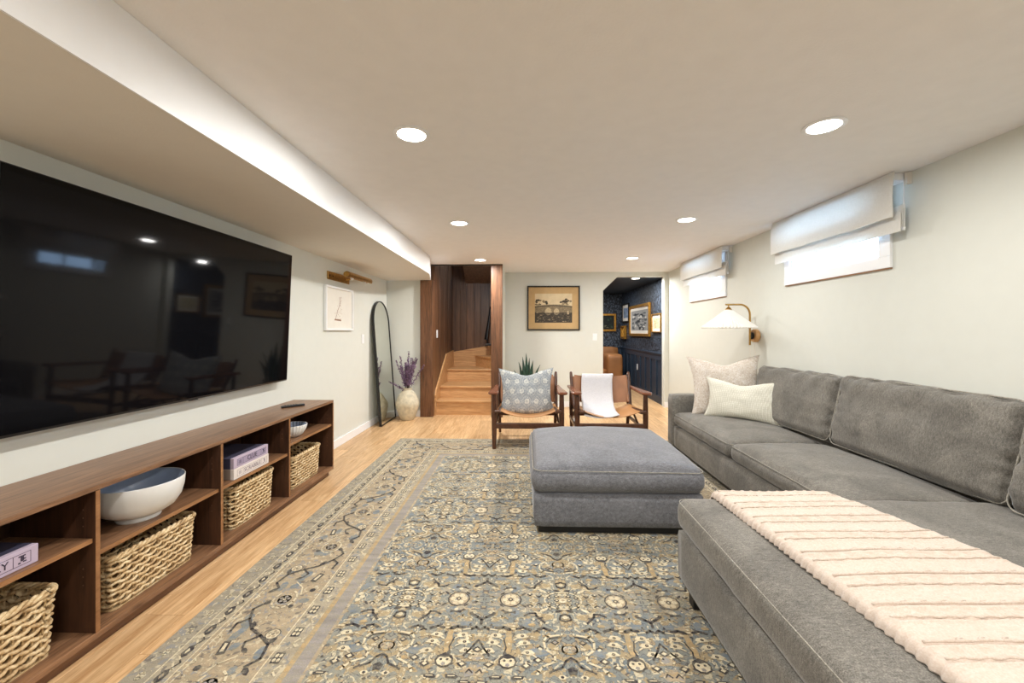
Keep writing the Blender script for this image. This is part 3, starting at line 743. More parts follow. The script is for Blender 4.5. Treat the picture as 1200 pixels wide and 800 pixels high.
fs += [(0, 2*m_, 3*m_, m_), (n, m_+n, 3*m_+n, 2*m_+n)]
MB().add(vs, fs).obj('hood', M['brass'], pl, smooth=True)
for y in (4.45, 4.80): MB().lathe([(0, -.03), (.012, -.028), (.02, -.01), (.015, .01), (0, .012)], (-1.90, y, 1.84), 14).obj('bulb', M['porcelain'], pl, smooth=True)
for y in (4.18, 4.25): MB().lathe([(.0, .003), (.007, .003), (.008, 0)], (XL+.0122, y, 1.83), 12, axis='X').obj('screw', M['black'], pl)

def switch(name, label, cat, c, nrm, wd=.072, ht=.115, slot=True, plate=None):
    t = thing(name, label, cat, c); xd = Vector((0, 0, 1)).cross(Vector(nrm)); Mf = frame_mat(c, xd, (0, 0, 1))
    MB().box((-wd/2, -ht/2, .0005), (wd/2, ht/2, .006), .002, mat=Mf).obj('plate', plate or M['white'], t)
    if cat == 'outlet':
        for s_ in (-1, 1): MB().box((-.017, s_*.026-.014, .0062), (.017, s_*.026+.014, .008), .002, mat=Mf).obj('socket', M['white'], t)
    else: MB().box((-.017, -.034, .0062), (.017, .034, .0095), .002, mat=Mf).obj('rocker', M['white'], t)
switch('light_switch', 'white light switch on the left wall beside the leaning mirror', 'switch', (XL, 5.07, 1.154), (1, 0, 0))
switch('light_switch', 'white light switch on the back wall beside the nook opening', 'switch', (1.155, YB, 1.155), (0, -1, 0))
switch('light_switch', 'white light switch on the dark wood stairwell wall', 'switch', (-1.3415, 6.22, 1.21), (1, 0, 0), .075, .118)
switch('outlet', 'white outlet on the navy wainscot behind the right armchair', 'outlet', (NX+.008, 8.55, .515), (-1, 0, 0))

# leaning arched mirror
mr = thing('floor_mirror', 'tall arched black framed mirror leaning in the left corner beside the vase', 'mirror', (-1.90, 5.60, 0))
up = Vector((-.125, 0, 1.68)); Mm = frame_mat((-1.868, 5.60, 0.005), (0, 1, -0), up)
# local x = +Y, y = up, z = room side
HW, HT = .302, 1.665
def arch(hw, ht, y0, n=24): return [(-hw, y0), (hw, y0)]+[(hw*math.cos(PI*k/n), ht-hw+hw*math.sin(PI*k/n)) for k in range(n+1)]
outer = arch(HW, HT, 0); inner = arch(HW-.012, HT-.012, .012); n = len(outer); vs = []
for z in (-.034, .0):
    vs += [Mm @ Vector((p[0], p[1], z)) for p in outer]+[Mm @ Vector((p[0], p[1], z)) for p in inner]
fs = []
for i in range(n):
    j = (i+1) % n
    fs += [(i, j, n+j, n+i), (2*n+i, 3*n+i, 3*n+j, 2*n+j), (i, 2*n+i, 2*n+j, j), (n+i, n+j, 3*n+j, 3*n+i)]
MB().add(vs, fs).obj('frame', M['black'], mr)
mb = MB(); vs = [Mm @ Vector((p[0], p[1], -.008)) for p in inner]; mb.add(vs, [tuple(range(n))]); 
vs = [Mm @ Vector((p[0], p[1], -.0335)) for p in inner]; mb.add(vs, [tuple(range(n))]); mb.obj('glass', M['mirror'], mr)

# vase with dried lavender
VX, VY = -1.665, 5.765
va = thing('floor_vase', 'chalky cream ceramic floor vase beside the leaning mirror', 'vase', (VX, VY, 0))
MB().lathe([(0, .0), (.088, .0), (.096, .006), (.128, .09), (.158, .18), (.166, .222), (.158, .262), (.115, .36), (.076, .408), (.064, .42), (.064, .432), (.072, .442), (.068, .448), (.058, .442), (.055, .42), (.09, .37), (.0, .36)], (VX, VY, 0.0), 44).obj('body', M['vase'], va, smooth=True)
fw_ = thing('lavender_bunch', 'bunch of dried purple lavender stems standing in the cream vase', 'dried flowers', (VX, VY, .40))
rnd = random.Random(11); flm = MB()
for i in range(30):
    a = rnd.uniform(0, 2*PI); lean = rnd.uniform(.02, .19); h = rnd.uniform(.25, .44)
    if i == 0: a, lean, h = 0, .02, .53
    if i == 1: a, lean, h = .1, .24, .34
    if i == 2: a, lean, h = PI*.98, .17, .40
    if i == 3: a, lean, h = -2.3, .30, .12
    if i == 4: a, lean, h = PI*.93, .12, .46
    dx, dy = math.cos(a)*lean, min(math.sin(a)*lean, .13); dx = max(dx, -.19)
    pts = [Vector((VX+dx*.10, VY+dy*.10, .40))]
    for k in range(1, 7):
        s_ = k/6; pts.append(Vector((VX+dx*(.1+.9*s_**1.15), VY+dy*(.1+.9*s_**1.15), .40+(h+.04)*s_)))
    MB().tube(pts, .0022, 5).obj('stem', M['stem'], fw_)
    for k in range(46):
        s_ = .22+.78*(k/46); j = min(5, int(s_*6)); q = pts[j].lerp(pts[min(6, j+1)], s_*6-j)
        for _ in range(3):
            o_ = Vector((rnd.gauss(0, 1), rnd.gauss(0, 1), rnd.gauss(0, .5))).normalized()*rnd.uniform(.003, .026*(1.15-s_)+.009)
            r = rnd.uniform(.006, .011); p = q+o_
            ax = [Vector((rnd.gauss(0, 1), rnd.gauss(0, 1), rnd.gauss(0, 1))).normalized()*r for _ in range(3)]
            flm.add([p+ax[0], p-ax[0], p+ax[1], p-ax[1]+ax[2]*.4], [(0, 1, 2), (0, 3, 1), (0, 2, 3), (1, 3, 2)], rnd.random() < .45)
flm.obj('florets', [M['lavender'], M['lavender2']], fw_, kind='stuff')

# ================================================================== SNAKE PLANT behind the left chair
PX, PY = .03, 6.35
sp_ = thing('snake_plant', 'potted snake plant with dark upright leaves behind the left armchair', 'plant', (PX, PY, 0))
MB().lathe([(0, 0), (.10, 0), (.105, .01), (.135, .30), (.142, .31), (.13, .315), (.125, .28), (0, .27)], (PX, PY, 0), 32).obj('pot', M['pot'], sp_, smooth=True)
rnd = random.Random(4)
for dx, dy, h, ln in ((0, .0, .66, -.01), (-.07, .03, .52, -.07), (.06, .03, .55, .05), (-.035, -.05, .50, -.03), (.045, -.045, .46, .03), (-.10, 0, .40, -.12), (.10, 0, .48, .13), (.03, .07, .58, .02), (-.03, .06, .6, -.04), (.08, -.03, .36, .18)):
    vs = []; fs = []; a = rnd.uniform(-.6, .6); sz = Vector((math.cos(a), math.sin(a), 0)); nz_ = Vector((-sz.y, sz.x, 0))
    for k in range(9):
        s_ = k/8; wd = .030*(.75+.5*math.sin(PI*min(1, s_*1.25)))*(1-s_**5)+.001; c_ = Vector((PX+dx*.8+ln*s_*s_, PY+dy, .25+h*s_))
        vs += [c_-sz*wd+nz_*.006, c_-nz_*.004, c_+sz*wd+nz_*.006, c_+nz_*.004]
    for k in range(8):
        for q in range(4): fs.append((k*4+q, k*4+(q+1) % 4, k*4+4+(q+1) % 4, k*4+4+q))
    fs += [(0, 3, 2, 1), (32, 33, 34, 35)]
    MB().add(vs, fs).obj('leaf', M['plant'], sp_, smooth='all')

# ================================================================== ARMCHAIRS
def make_chair(cx, label):
    t = thing('armchair', label, 'armchair', (cx, 4.62, 0), 'leather sling armchairs facing the ottoman')
    yf, yr = 4.315, 4.98; hw = .355; wd = M['chair_wood']
    for s_ in (-1, 1):
        x = cx+s_*hw
        mb = MB(); mb.tube([(x, yf, .0138), (x, yf, .20), (x, yf+.003, .36), (x, yf+.004, .585)], [.019, .024, .026, .022], 12, flat=1.1); mb.obj('front_leg', wd, t, smooth=True)
        mb = MB(); mb.tube([(x-s_*.02, yr+.04, .0138), (x-s_*.015, yr+.01, .2), (x-s_*.01, yr, .36), (x-s_*.01, yr, .56)], [.016, .021, .023, .020], 12); mb.obj('rear_leg', wd, t, smooth=True)
        # paddle arm: wide rounded front, narrowing to the back
        pts = [(-.052, .0), (-.050, -.03), (-.030, -.055), (.0, -.064), (.030, -.055), (.050, -.03), (.054, .0), (.046, .12), (.032, .30), (.026, .50), (.024, .72), (-.020, .72), (-.024, .50), (-.036, .30), (-.048, .12)]
    
        mb = MB(); nP = len(pts); vs = []
        for (ins, zz) in ((.86, -.001), (1, .008), (1, .020), (.86, .028)):
            for (px, py) in pts: vs.append((x+s_*.008+px*ins*s_, yf-.0+py*(1 if py > .1 else ins), .586+zz-.02*(py/.72)))
        fs = [tuple(range(nP-1, -1, -1)), tuple(range(3*nP, 4*nP))]
        for L_ in range(3):
            for i in range(nP): fs.append((L_*nP+i, L_*nP+(i+1) % nP, (L_+1)*nP+(i+1) % nP, (L_+1)*nP+i))
        mb.add(vs, fs); mb.obj('arm', M['arm_wood'], t, smooth=True)
        # seat rail, sloping backwards with a peg through the front leg
        MB().tube([(x-s_*.045, yf-.03, .412), (x-s_*.045, 4.65, .375), (x-s_*.045, yr+.03, .335)], [.020, .021, .018], 10, flat=1.2).obj('seat_rail', wd, t, smooth=True)
        MB().tube([(x-s_*.010, yf-.045, .414), (x-s_*.045, yf-.045, .414), (x-s_*.07, yf-.045, .414)], .017, 10).obj('peg', wd, t, smooth=True)
        MB().box((x-.012, yf+.02, .20), (x+.012, yr+.015, .235), .006).obj('side_stretcher', wd, t)
        # back post leaning back
        MB().tube([(x-s_*.030, 4.80, .34), (x-s_*.020, 4.90, .52), (x-s_*.012, 4.985, .70), (x-s_*.010, 5.0, .752), (x-s_*.010, 5.003, .762)], [.016, .021, .020, .016, .006], 12, flat=.8).obj('back_post', wd, t, smooth=True)
        MB().tube([(x-s_*.036, 4.80, .36), (x-s_*.020, 4.72, .32), (x-s_*.008, 4.60, .235)], .012, 8).obj('brace', wd, t, smooth=True)
    MB().box((cx-hw, yf-.014, .225), (cx+hw, yf+.014, .285), .008).obj('front_stretcher', wd, t)
    MB().box((cx-hw+.01, yr-.012, .23), (cx+hw-.01, yr+.012, .28), .008).obj('rear_stretcher', wd, t)
    # sling seat
    def sheet(P, nu, nv, th, nm, mat, **k):
        vs = []; 
        for side in (0, 1):
            for i in range(nu+1):
                for j in range(nv+1):
                    p, nrm = P(i/nu*2-1, j/nv); vs.append(Vector(p)-Vector(nrm)*th*side)
        fs = []; o = (nu+1)*(nv+1)
        for i in range(nu):
            for j in range(nv):
                a = i*(nv+1)+j; fs.append((a, a+nv+1, a+nv+2, a+1)); fs.append((o+a, o+a+1, o+a+nv+2, o+a+nv+1))
        for i in range(nu):
            for j in (0, nv):
                a = i*(nv+1)+j; fs.append((a, o+a, o+a+nv+1, a+nv+1))
        for j in range(nv):
            for i in (0, nu):
                a = i*(nv+1)+j; fs.append((a, a+1, o+a+1, o+a))
        return MB().add(vs, fs).obj(nm, mat, t, smooth=True, **k)
    def seatP(u, v):
        return (cx+u*(hw-.035), yf-.03+v*.60, .438-.035*v-.085*(1-u*u)**.9-.01*math.sin(PI*v)), (0, 0, 1)
    sheet(seatP, 20, 12, .006, 'seat', M['leather_tan'])
    def backP(u, v):
        y = 4.865+v*.115+.05*(1-u*u); z = .415+v*.30+.012*u*u
        return (cx+u*(hw-.046), y-.022, z-.018*(1-u*u)), (0, -1, .3)
    sheet(backP, 20, 10, .006, 'back_sling', M['leather'])
    for s_ in (-1, 1):
        MB().tube([(cx+s_*(hw-.050), 4.847, .42), (cx+s_*(hw-.046), 4.945, .60), (cx+s_*(hw-.044), 4.985, .700)], .020, 10).obj('sling_loop', M['leather'], t, smooth=True)
    return t
chL = make_chair(.032, 'walnut and leather sling armchair at left, holding a patterned grey cushion')
chR = make_chair(.905, 'walnut and leather sling armchair at right, with a pale throw over its back')
# cushion on the left chair
Mp = frame_mat((.020, 4.69, .552), (1, 0, .02), (0, .30, .95))
pt = thing('throw_pillow', 'grey floral patterned square cushion on the left armchair', 'cushion', (.028, 4.70, .36))
pillow_obj('cover', M['floral'], pt, Mp, .64, .57, .20, 34, .15, .19, 3, .018, .26)
# throw over the right chair
tt = thing('chair_throw', 'folded pale grey throw hanging over the back of the right armchair', 'throw', (.90, 4.85, .72))
prof = [(5.05, .42), (5.045, .55), (5.035, .68), (5.02, .722), (4.985, .738), (4.95, .725), (4.93, .68), (4.88, .57), (4.80, .455), (4.70, .40), (4.55, .372), (4.40, .375), (4.30, .385), (4.292, .380), (4.290, .372)]
nu = 14; vs = []
for side in (0, 1):
    for k, (y, z) in enumerate(prof):
        p = Vector((0, y, z)); a = prof[max(0, k-1)]; b = prof[min(len(prof)-1, k+1)]; tn = Vector((0, b[0]-a[0], b[1]-a[1])).normalized(); nn = Vector((0, tn.z, -tn.y))
        for i in range(nu+1):
            u = i/nu*2-1; x = .915-.125*(k/14)+u*(.188-.012*(k/14)); sag = -.0*(1-u*u) if z > .5 else -.0
            xx = (x-.905)/.32
            dz = -.075*(1-xx*xx)**.9+.075-.02 if 8 <= k else 0
            q = Vector((x, y, z+(-.03*(1-u*u) if k >= 9 else 0)))+nn*(-.012 if side else .0)+Vector((0, 0, .004*noise.noise(Vector((x*9, k*.7, 0)))))
            vs.append(q)
fs = []; R = len(prof); o = R*(nu+1)
for k in range(R-1):
    for i in range(nu):
        a = k*(nu+1)+i; fs += [(a, a+1, a+nu+2, a+nu+1), (o+a, o+a+nu+1, o+a+nu+2, o+a+1)]
    for i in (0, nu):
        a = k*(nu+1)+i; fs.append((a, a+nu+1, o+a+nu+1, o+a))
for i in range(nu):
    for k in (0, R-1):
        a = k*(nu+1)+i; fs.append((a, o+a, o+a+1, a+1))
MB().add(vs, fs).obj('cloth', M['white_throw'], tt, smooth='all')

# ================================================================== OTTOMAN
oX0, oX1, oY0, oY1 = .055, 1.085, 2.50, 3.54
ocx, ocy = (oX0+oX1)/2, (oY0+oY1)/2
ot = thing('ottoman', 'large square grey upholstered ottoman in the middle of the rug', 'ottoman', (ocx, ocy, .012))
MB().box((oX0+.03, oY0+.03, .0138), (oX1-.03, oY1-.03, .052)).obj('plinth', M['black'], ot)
cushion((oX1-oX0, oY1-oY0, .205), .02, Matrix.Translation((ocx, ocy, .156)), 0, .004, (12, 12, 4), .002).obj('base', M['ottoman'], ot, smooth='all')
cs = cushion((oX1-oX0+.03, oY1-oY0+.03, .15), .068, Matrix.Translation((ocx, ocy, .335)), .078, .006, (34, 34, 8), .0035, 7, 2).obj('top_cushion', M['ottoman'], ot, smooth='all')
loop = [Vector((ocx+p.x, ocy+p.y, .398+.004*math.sin(p.x*9))) for p in rect_loop((oX1-oX0)/2+.004, (oY1-oY0)/2+.004, 0, .06, 6)]
MB().tube(loop, .0028, 6, closed=True).obj('piping', M['piping'], cs, smooth='all')

# ================================================================== SECTIONAL SOFA
sX, sY0, sYa, sYb = 1.52, 2.02, 4.255, 4.40
so = thing('sectional_sofa', 'grey upholstered sectional sofa with long chaise along the right wall', 'sofa', (1.9, 2.6, .012))
def ublock(a, b, r=.02, nm='base', seed=0):
    a = Vector(a); b = Vector(b); c = (a+b)/2; d = b-a
    return cushion(tuple(d), r, Matrix.Translation(c), 0, .003, (max(6, int(d.x*9)), max(6, int(d.y*9)), max(6, int(d.z*12))), .002, 5, seed).obj(nm, M['sofa'], so, smooth='all')
ublock((sX, 1.995, .075), (XR-.03, sYa, .29), nm='seat_base')
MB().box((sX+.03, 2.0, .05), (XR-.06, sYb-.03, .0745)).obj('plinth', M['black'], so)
ublock((sX-.005, sYa+.003, .055), (XR-.03, sYb, .595), .022, 'arm', 4)
ublock((XR-.13, .60, .292), (XR-.032, sYa-.002, .66), .03, 'back_frame', 9)
CX0 = .728; CYn = .62
ublock((CX0, CYn, .078), (XR-.03, 1.992, .308), .02, 'chaise_base', 6)
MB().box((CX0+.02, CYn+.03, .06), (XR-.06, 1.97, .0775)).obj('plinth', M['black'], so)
for (x, y) in ((CX0+.02, 1.84), (CX0+.02, .7), (2.2, .7), (1.50+.06, 4.28), (2.2, 4.28)):
    MB().box((x, y, .0138 if x < 1.62 else .001), (x+.055, y+.055, .0595 if y < 2 else .0495), .004).obj('leg', M['black'], so)
def seat_cushion(x0, x1, y0, y1, z0, z1, crown, nm, seed, pip=True):
    cx_, cy_ = (x0+x1)/2, (y0+y1)/2
    c = cushion((x1-x0, y1-y0, z1-z0), .045, Matrix.Translation((cx_, cy_, (z0+z1)/2)), crown, .006, (int((x1-x0)*30), int((y1-y0)*28), 6), .004, 6, seed).obj(nm, M['sofa'], so, smooth='all')
    for zz in (z1-.012,):
        lp = [Vector((cx_+p.x, cy_+p.y, zz)) for p in rect_loop((x1-x0)/2-.004, (y1-y0)/2-.004, 0, .045, 5)]
        MB().tube(lp, .0024, 6, closed=True).obj('piping', M['piping'], c, smooth='all')
    return c
ySeam = 3.10
seat_cushion(sX+.0, XR-.133, ySeam+.004, sYa-.003, .293, .415, .045, 'seat_cushion', 11)
seat_cushion(sX+.0, XR-.133, 2.012, ySeam-.004, .293, .415, .05, 'seat_cushion', 12)
seat_cushion(CX0+.0, XR-.133, CYn+.01, 2.004, .311, .452, .02, 'chaise_cushion', 13)
# loose back cushions, leaning against the frame
def back_cushion(y0, y1, label=None, seed=0, hh=.50, xb=2.13, xt=2.235, z0=.445, th=.17, ax=(0, 1, 0)):
    L = y1-y0; up_ = Vector((xt-xb, 0, hh)); x_ = Vector(ax)
    org = Vector(((xb+xt)/2+th/2+.0, (y0+y1)/2, z0+hh/2)); m = frame_mat(org, x_, up_)
    # local z = x cross up: points to +X for x=+Y, up=+Z ; front face is -z
    def wr(u, p):
        e = math.exp(-((1-abs(u.x))/.14)**1)
        w1 = .0055*math.sin(p.y*70+6*noise.noise(Vector((p.x*3, p.y*4, seed))))*e*(1 if abs(u.z) > .3 else 0)
        w2 = .009*math.sin(p.x*26+p.y*22+5*noise.noise(Vector((p.x*2, p.y*3, seed))))*max(0, u.y)*max(0, u.y)*max(0, u.z)
        w3 = .017*noise.noise(Vector((p.x*2.5, p.y*7, seed+4)))
        return w1+w2+w3
    mm = m @ Matrix.Scale(-1, 4, (0, 0, 1))
    mbx = cushion((L, hh, th), .05, mm, .045, .010, (int(L*46), 40, 8), .003, 8, seed, wr)
    c = mbx.obj('back_cushion', M['sofa'], so, smooth='all')
    # boxed seam round the front face
    lp = [mm @ Vector((p.x, p.y, th/2-.022)) for p in rect_loop(L/2-.0, hh/2-.0, 0, .05, 5)]
    MB().tube(lp, .0034, 6, closed=True).obj('piping', M['piping'], c, smooth='all')
    return c
back_cushion(2.985, 3.98, seed=1, hh=.47)
back_cushion(1.90, 2.975, seed=2, hh=.485)
back_cushion(.86, 1.875, seed=3, hh=.46, xb=2.09, xt=2.215)

# cushions on the sofa
p1 = thing('throw_pillow', 'oatmeal woven square cushion against the far arm of the sofa', 'cushion', (1.97, 4.09, .46))
pillow_obj('cover', M['beige'], p1, frame_mat((1.975, 4.10, .715), (.955, -.16, .03), (.06, .20, .97)), .68, .60, .19, 34, .15, .20, 8, .016)
p2 = thing('lumbar_pillow', 'ivory ribbed oblong cushion leaning on the oatmeal cushion', 'cushion', (1.95, 3.80, .46))
pillow_obj('cover', M['ivory'], p2, frame_mat((1.975, 3.79, .625), (.66, -.60, -.0), (.12, .16, .95)), .65, .38, .15, 34, .14, .20, 12, .014)

# cable knit blanket over the chaise: folded sheet with raised ridges and a thick bulky edge
kb = thing('knit_blanket', 'cream cable knit blanket folded over the sofa chaise', 'blanket', (1.2, 1.3, .48))
Lx = lambda y: .895+(2.01-y)*.045
Rx = lambda y: 1.43+(2.02-y)*.24
NVu, NVv = 110, 330; vs = []; y0_, y1_ = 2.045, .66
def chz(x, y):                                   # top of the chaise cushion
    u = (x-(CX0+XR-.133)/2)/((XR-.133-CX0)/2); v = (y-(CYn+2.014)/2)/((2.004-CYn)/2)
    f = (max(0, 1-u*u)*max(0, 1-v*v))**.55
    e = max(abs(u)*.0, 0)
    zz = .452+.02*f+.006
    if y > 1.965: d = min(1, (y-1.965)/.045); zz -= .045*(1-math.sqrt(max(0, 1-d*d)))
    return zz
for j in range(NVv+1):
    y = y0_+(y1_-y0_)*j/NVv
    for i in range(NVu+1):
        s_ = i/NVu; x = Lx(y)+(Rx(y)-Lx(y))*s_+.012*noise.noise(Vector((y*5, 0, s_*2)))*(1-abs(2*s_-1))
        e = min(1, s_/.05, (1-s_)/.05); thick = .030*math.sqrt(max(0, 1-(1-e)**2))
        yy = y-.02*s_; q = yy/.135; ph = q-math.floor(q)
        wv_ = .03*math.sin(x*31+math.floor(q)*2)*.3; ridge = -.009*math.exp(-((ph-.5+wv_)/.035)**2)+.006*math.exp(-((ph-.42+wv_)/.05)**2)-.007*math.exp(-((ph-.12+wv_)/.03)**2)+.004*math.exp(-((ph-.05+wv_)/.04)**2)
        cable = .0045*math.sin(x*95+yy*60)*math.exp(-((ph-.28)/.09)**2)
        rib = .0012*math.sin(x*420)*(.5+.5*math.cos(ph*6.28))+.0016*noise.noise(Vector((x*60, y*60, 1)))
        edge = .005*math.sin(y*230+noise.noise(Vector((y*9, 0, 0)))*3)*math.exp(-s_/.03)
        if s_ < .05: x += edge*.8-.004
        z = chz(x, y)+thick+(ridge+cable+rib)*e+.006*noise.noise(Vector((x*4, y*4, 3)))
        fr = max(0, 1-j/8)
        z -= .026*fr*fr
        vs.append(Vector((x, y+(.008*noise.noise(Vector((x*10, 0, 0))) if j < 6 else 0), z)))
o = len(vs)
for j in range(NVv+1):
    for i in range(NVu+1):
        p = vs[j*(NVu+1)+i]; vs.append(Vector((p.x, p.y, min(p.z-.003, chz(p.x, p.y)+.001))))
fs = []
for j in range(NVv):
    for i in range(NVu):
        a = j*(NVu+1)+i; fs += [(a, a+1, a+NVu+2, a+NVu+1), (o+a, o+a+NVu+1, o+a+NVu+2, o+a+1)]
    for i in (0, NVu): a = j*(NVu+1)+i; fs.append((a, a+NVu+1, o+a+NVu+1, o+a))
for i in range(NVu):
    for j in (0, NVv): a = j*(NVu+1)+i; fs.append((a, o+a, o+a+1, a+1))
MB().add(vs, fs).obj('cloth', M['throw'], kb, smooth='all')
M['rib_yarn'] = fabric('cream_rib_yarn', (209, 193, 179), (214, 199, 186), 12, 200, bump=.3, mot=.3)
mbr = MB(); yq = 1.965; kq = 0
while yq > .70:
    pts = []
    for i in range(61):
        s_ = .03+.94*i/60; yy = yq+.02*s_+.004*noise.noise(Vector((s_*6, kq, 0))); x = Lx(yy)+(Rx(yy)-Lx(yy))*s_
        e = min(1, s_/.05, (1-s_)/.05); zt = chz(x, yy)+.030*math.sqrt(max(0, 1-(1-e)**2))+.006*noise.noise(Vector((x*4, yy*4, 3)))
        pts.append((x, yy+(.002*math.sin(x*120) if kq % 2 else 0), zt+.0005))
        if kq % 2 == 0 and i % 5 == 2 and 3 < i < 56:
            mbr.tube([(x, yy, zt+.002), (x+.012, yy+.007, zt+.002), (x+.024, yy+.010, zt)], [.0028, .0034, .0016], 5)
    mbr.tube(pts, .0032 if kq % 2 else .0038, 6)
    yq -= .052 if kq % 2 == 0 else .083; kq += 1
mbr.obj('cable_ridges', M['rib_yarn'], kb, smooth='all', kind='stuff')

# ================================================================== SCONCE
YL = 4.21
sc = thing('wall_sconce', 'brass swing arm wall lamp with white pleated cone shade above the sofa', 'wall lamp', (XR, YL, 1.2))
MB().lathe([(0, 0), (.062, 0), (.066, .006), (.066, .038), (.058, .046), (0, .046)], (XR-.047, YL+.02, 1.205), 28, axis='X').obj('wooden_backplate', M['peg_wood'], sc, smooth=True)
MB().lathe([(0, 0), (.030, 0), (.036, .005), (.036, .018), (.030, .024), (0, .024)], (XR-.0725, YL+.02, 1.205), 24, axis='X').obj('clamp_knob', M['black'], sc, smooth=True)
rx = 2.272; arc = [(rx, YL, 1.11), (rx, YL, 1.25), (rx, YL, 1.42)]+[(rx-.1+.1*math.cos(a), YL, 1.42+.1*math.sin(a)) for a in [PI/2*k/8 for k in range(1, 9)]]+[(2.03, YL, 1.52)]
MB().tube(arc, .0095, 10).obj('arm', M['brass'], sc, smooth=True)
MB().tube([(2.06, YL, 1.512), (2.06, YL, 1.47)], .006, 8).obj('hook', M['brass'], sc)
MB().lathe([(.010, .030), (.016, .024), (.034, .006), (.036, 0)], (2.06, YL, 1.465), 20).obj('shade_cap', M['brass'], sc, smooth=True)
npl = 52; vs = []
for (r, z, amp) in ((.034, 1.468, .001), (.15, 1.372, .004), (.252, 1.288, .007), (.251, 1.283, .007), (.148, 1.368, .004), (.031, 1.464, .001)):
    for k in range(npl*2): a = PI*k/npl; q = r+(amp if k % 2 else -amp); vs.append((2.06+q*math.cos(a), YL+q*math.sin(a), z+(0 if r < .2 else (.004 if k % 2 else -.004))))
n2 = npl*2; fs = [(i*n2+k, i*n2+(k+1) % n2, (i+1)*n2+(k+1) % n2, (i+1)*n2+k) for i in range(5) for k in range(n2)]
MB().add(vs, fs).obj('pleated_shade', M['shade'], sc)
MB().tube([(2.06, YL, 1.46), (2.06, YL, 1.41)], .016, 10).obj('lamp_holder', M['white'], sc)
MB().lathe([(0, -.05), (.02, -.045), (.03, -.02), (.022, .01), (.012, .02), (0, .02)], (2.06, YL, 1.385), 16).obj('bulb', M['porcelain'], sc, smooth=True)
MB().tube([(rx, YL, 1.11), (rx+.005, YL, 1.0), (rx+.06, YL+.005, .8), (XR-.01, YL+.01, .66)], .0022, 5).tube([(XR-.03, YL+.03, 1.15), (XR-.012, YL+.035, 1.0), (XR-.008, YL+.03, .66)], .0022, 5).obj('cord', M['light_trim'], sc)

# ================================================================== ROMAN BLINDS
def blind(label, y0, y1, zb, seed):
    t = thing('roman_blind', label, 'blind', (XR-.06, (y0+y1)/2, CEIL), 'white roman blinds')
    MB().box((XR-.11, y0+.035, CEIL-.045), (XR-.001, y1-.035, CEIL-.002), .002).obj('headrail', M['white'], t)
    # main fabric with side thickness, billowing out a little and dropping to zb
    nu, nv = 24, 14; vs = []; th = .006
    for side in (0, 1):
        for j in range(nv+1):
            s_ = j/nv
            for i in range(nu+1):
                y = y0+(y1-y0)*i/nu
                x = XR-.118-.012*math.sin(PI*s_)-.012*s_**4+.006*noise.noise(Vector((y*3, s_*2, seed)))*s_
                z = CEIL-.004-(CEIL-.004-zb)*s_+(.008*noise.noise(Vector((y*4, 9, seed))) if s_ > .9 else 0)
                vs.append(Vector((x+th*side, y, z)))
    fs = []; o = (nu+1)*(nv+1)
    for j in range(nv):
        for i in range(nu):
            a = j*(nu+1)+i; fs += [(a, a+1, a+nu+2, a+nu+1), (o+a, o+a+nu+1, o+a+nu+2, o+a+1)]
        for i in (0, nu): a = j*(nu+1)+i; fs.append((a, a+nu+1, o+a+nu+1, o+a))
    for i in range(nu):
        for j in (0, nv): a = j*(nu+1)+i; fs.append((a, o+a, o+a+1, a+1))
    MB().add(vs, fs).obj('fabric', M['linen_blind'], t, smooth=True)
    # stacked fold: lower band hanging nearer the wall
    for k, (x, za, zc) in enumerate(((XR-.088, zb+.03, zb-.085), (XR-.070, zb+.07, zb-.05), (XR-.055, zb+.08, zb-.06))):
        vs = []
        for side in (0, 1):
            for j in range(3):
                for i in range(nu+1):
                    y = y0-.008*(k == 0)+(y1-y0+.016*(k == 0))*i/nu; xx = x-.014*math.sin(PI*j/2)*0+.006*noise.noise(Vector((y*4, k, seed)))
                    vs.append(Vector((xx+.005*side, y, za+(zc-za)*j/2+.006*noise.noise(Vector((y*3.3, k+5, seed))))))
        fs = []; o = 3*(nu+1)
        for j in range(2):
            for i in range(nu):
                a = j*(nu+1)+i; fs += [(a, a+1, a+nu+2, a+nu+1), (o+a, o+a+nu+1, o+a+nu+2, o+a+1)]
            for i in (0, nu): a = j*(nu+1)+i; fs.append((a, a+nu+1, o+a+nu+1, o+a))
        for i in range(nu):
            for j in (0, 2): a = j*(nu+1)+i; fs.append((a, o+a, o+a+1, a+1))
        MB().add(vs, fs).obj('fold', M['linen_blind'], t, smooth=True)
    MB().box((XR-.03, y0+.01, CEIL-.075), (XR-.001, y0+.028, CEIL-.003)).obj('end_bracket', M['light_trim'], t)
    MB().tube([(XR-.05, y0+.012, CEIL-.05), (XR-.05, y0+.012, zb-.05)], .0025, 6).obj('cord', M['white'], t)
    MB().lathe([(0, -.02), (.008, -.018), (.010, 0), (.005, .012), (0, .014)], (XR-.05, y0+.012, zb-.055), 10).obj('cord_pull', M['white'], t)
blind('white linen roman blind over the wide near window', 2.56, 3.79, 1.94, 1)
blind('white linen roman blind over the far window by the back wall', 4.72, 5.95, 1.975, 2)

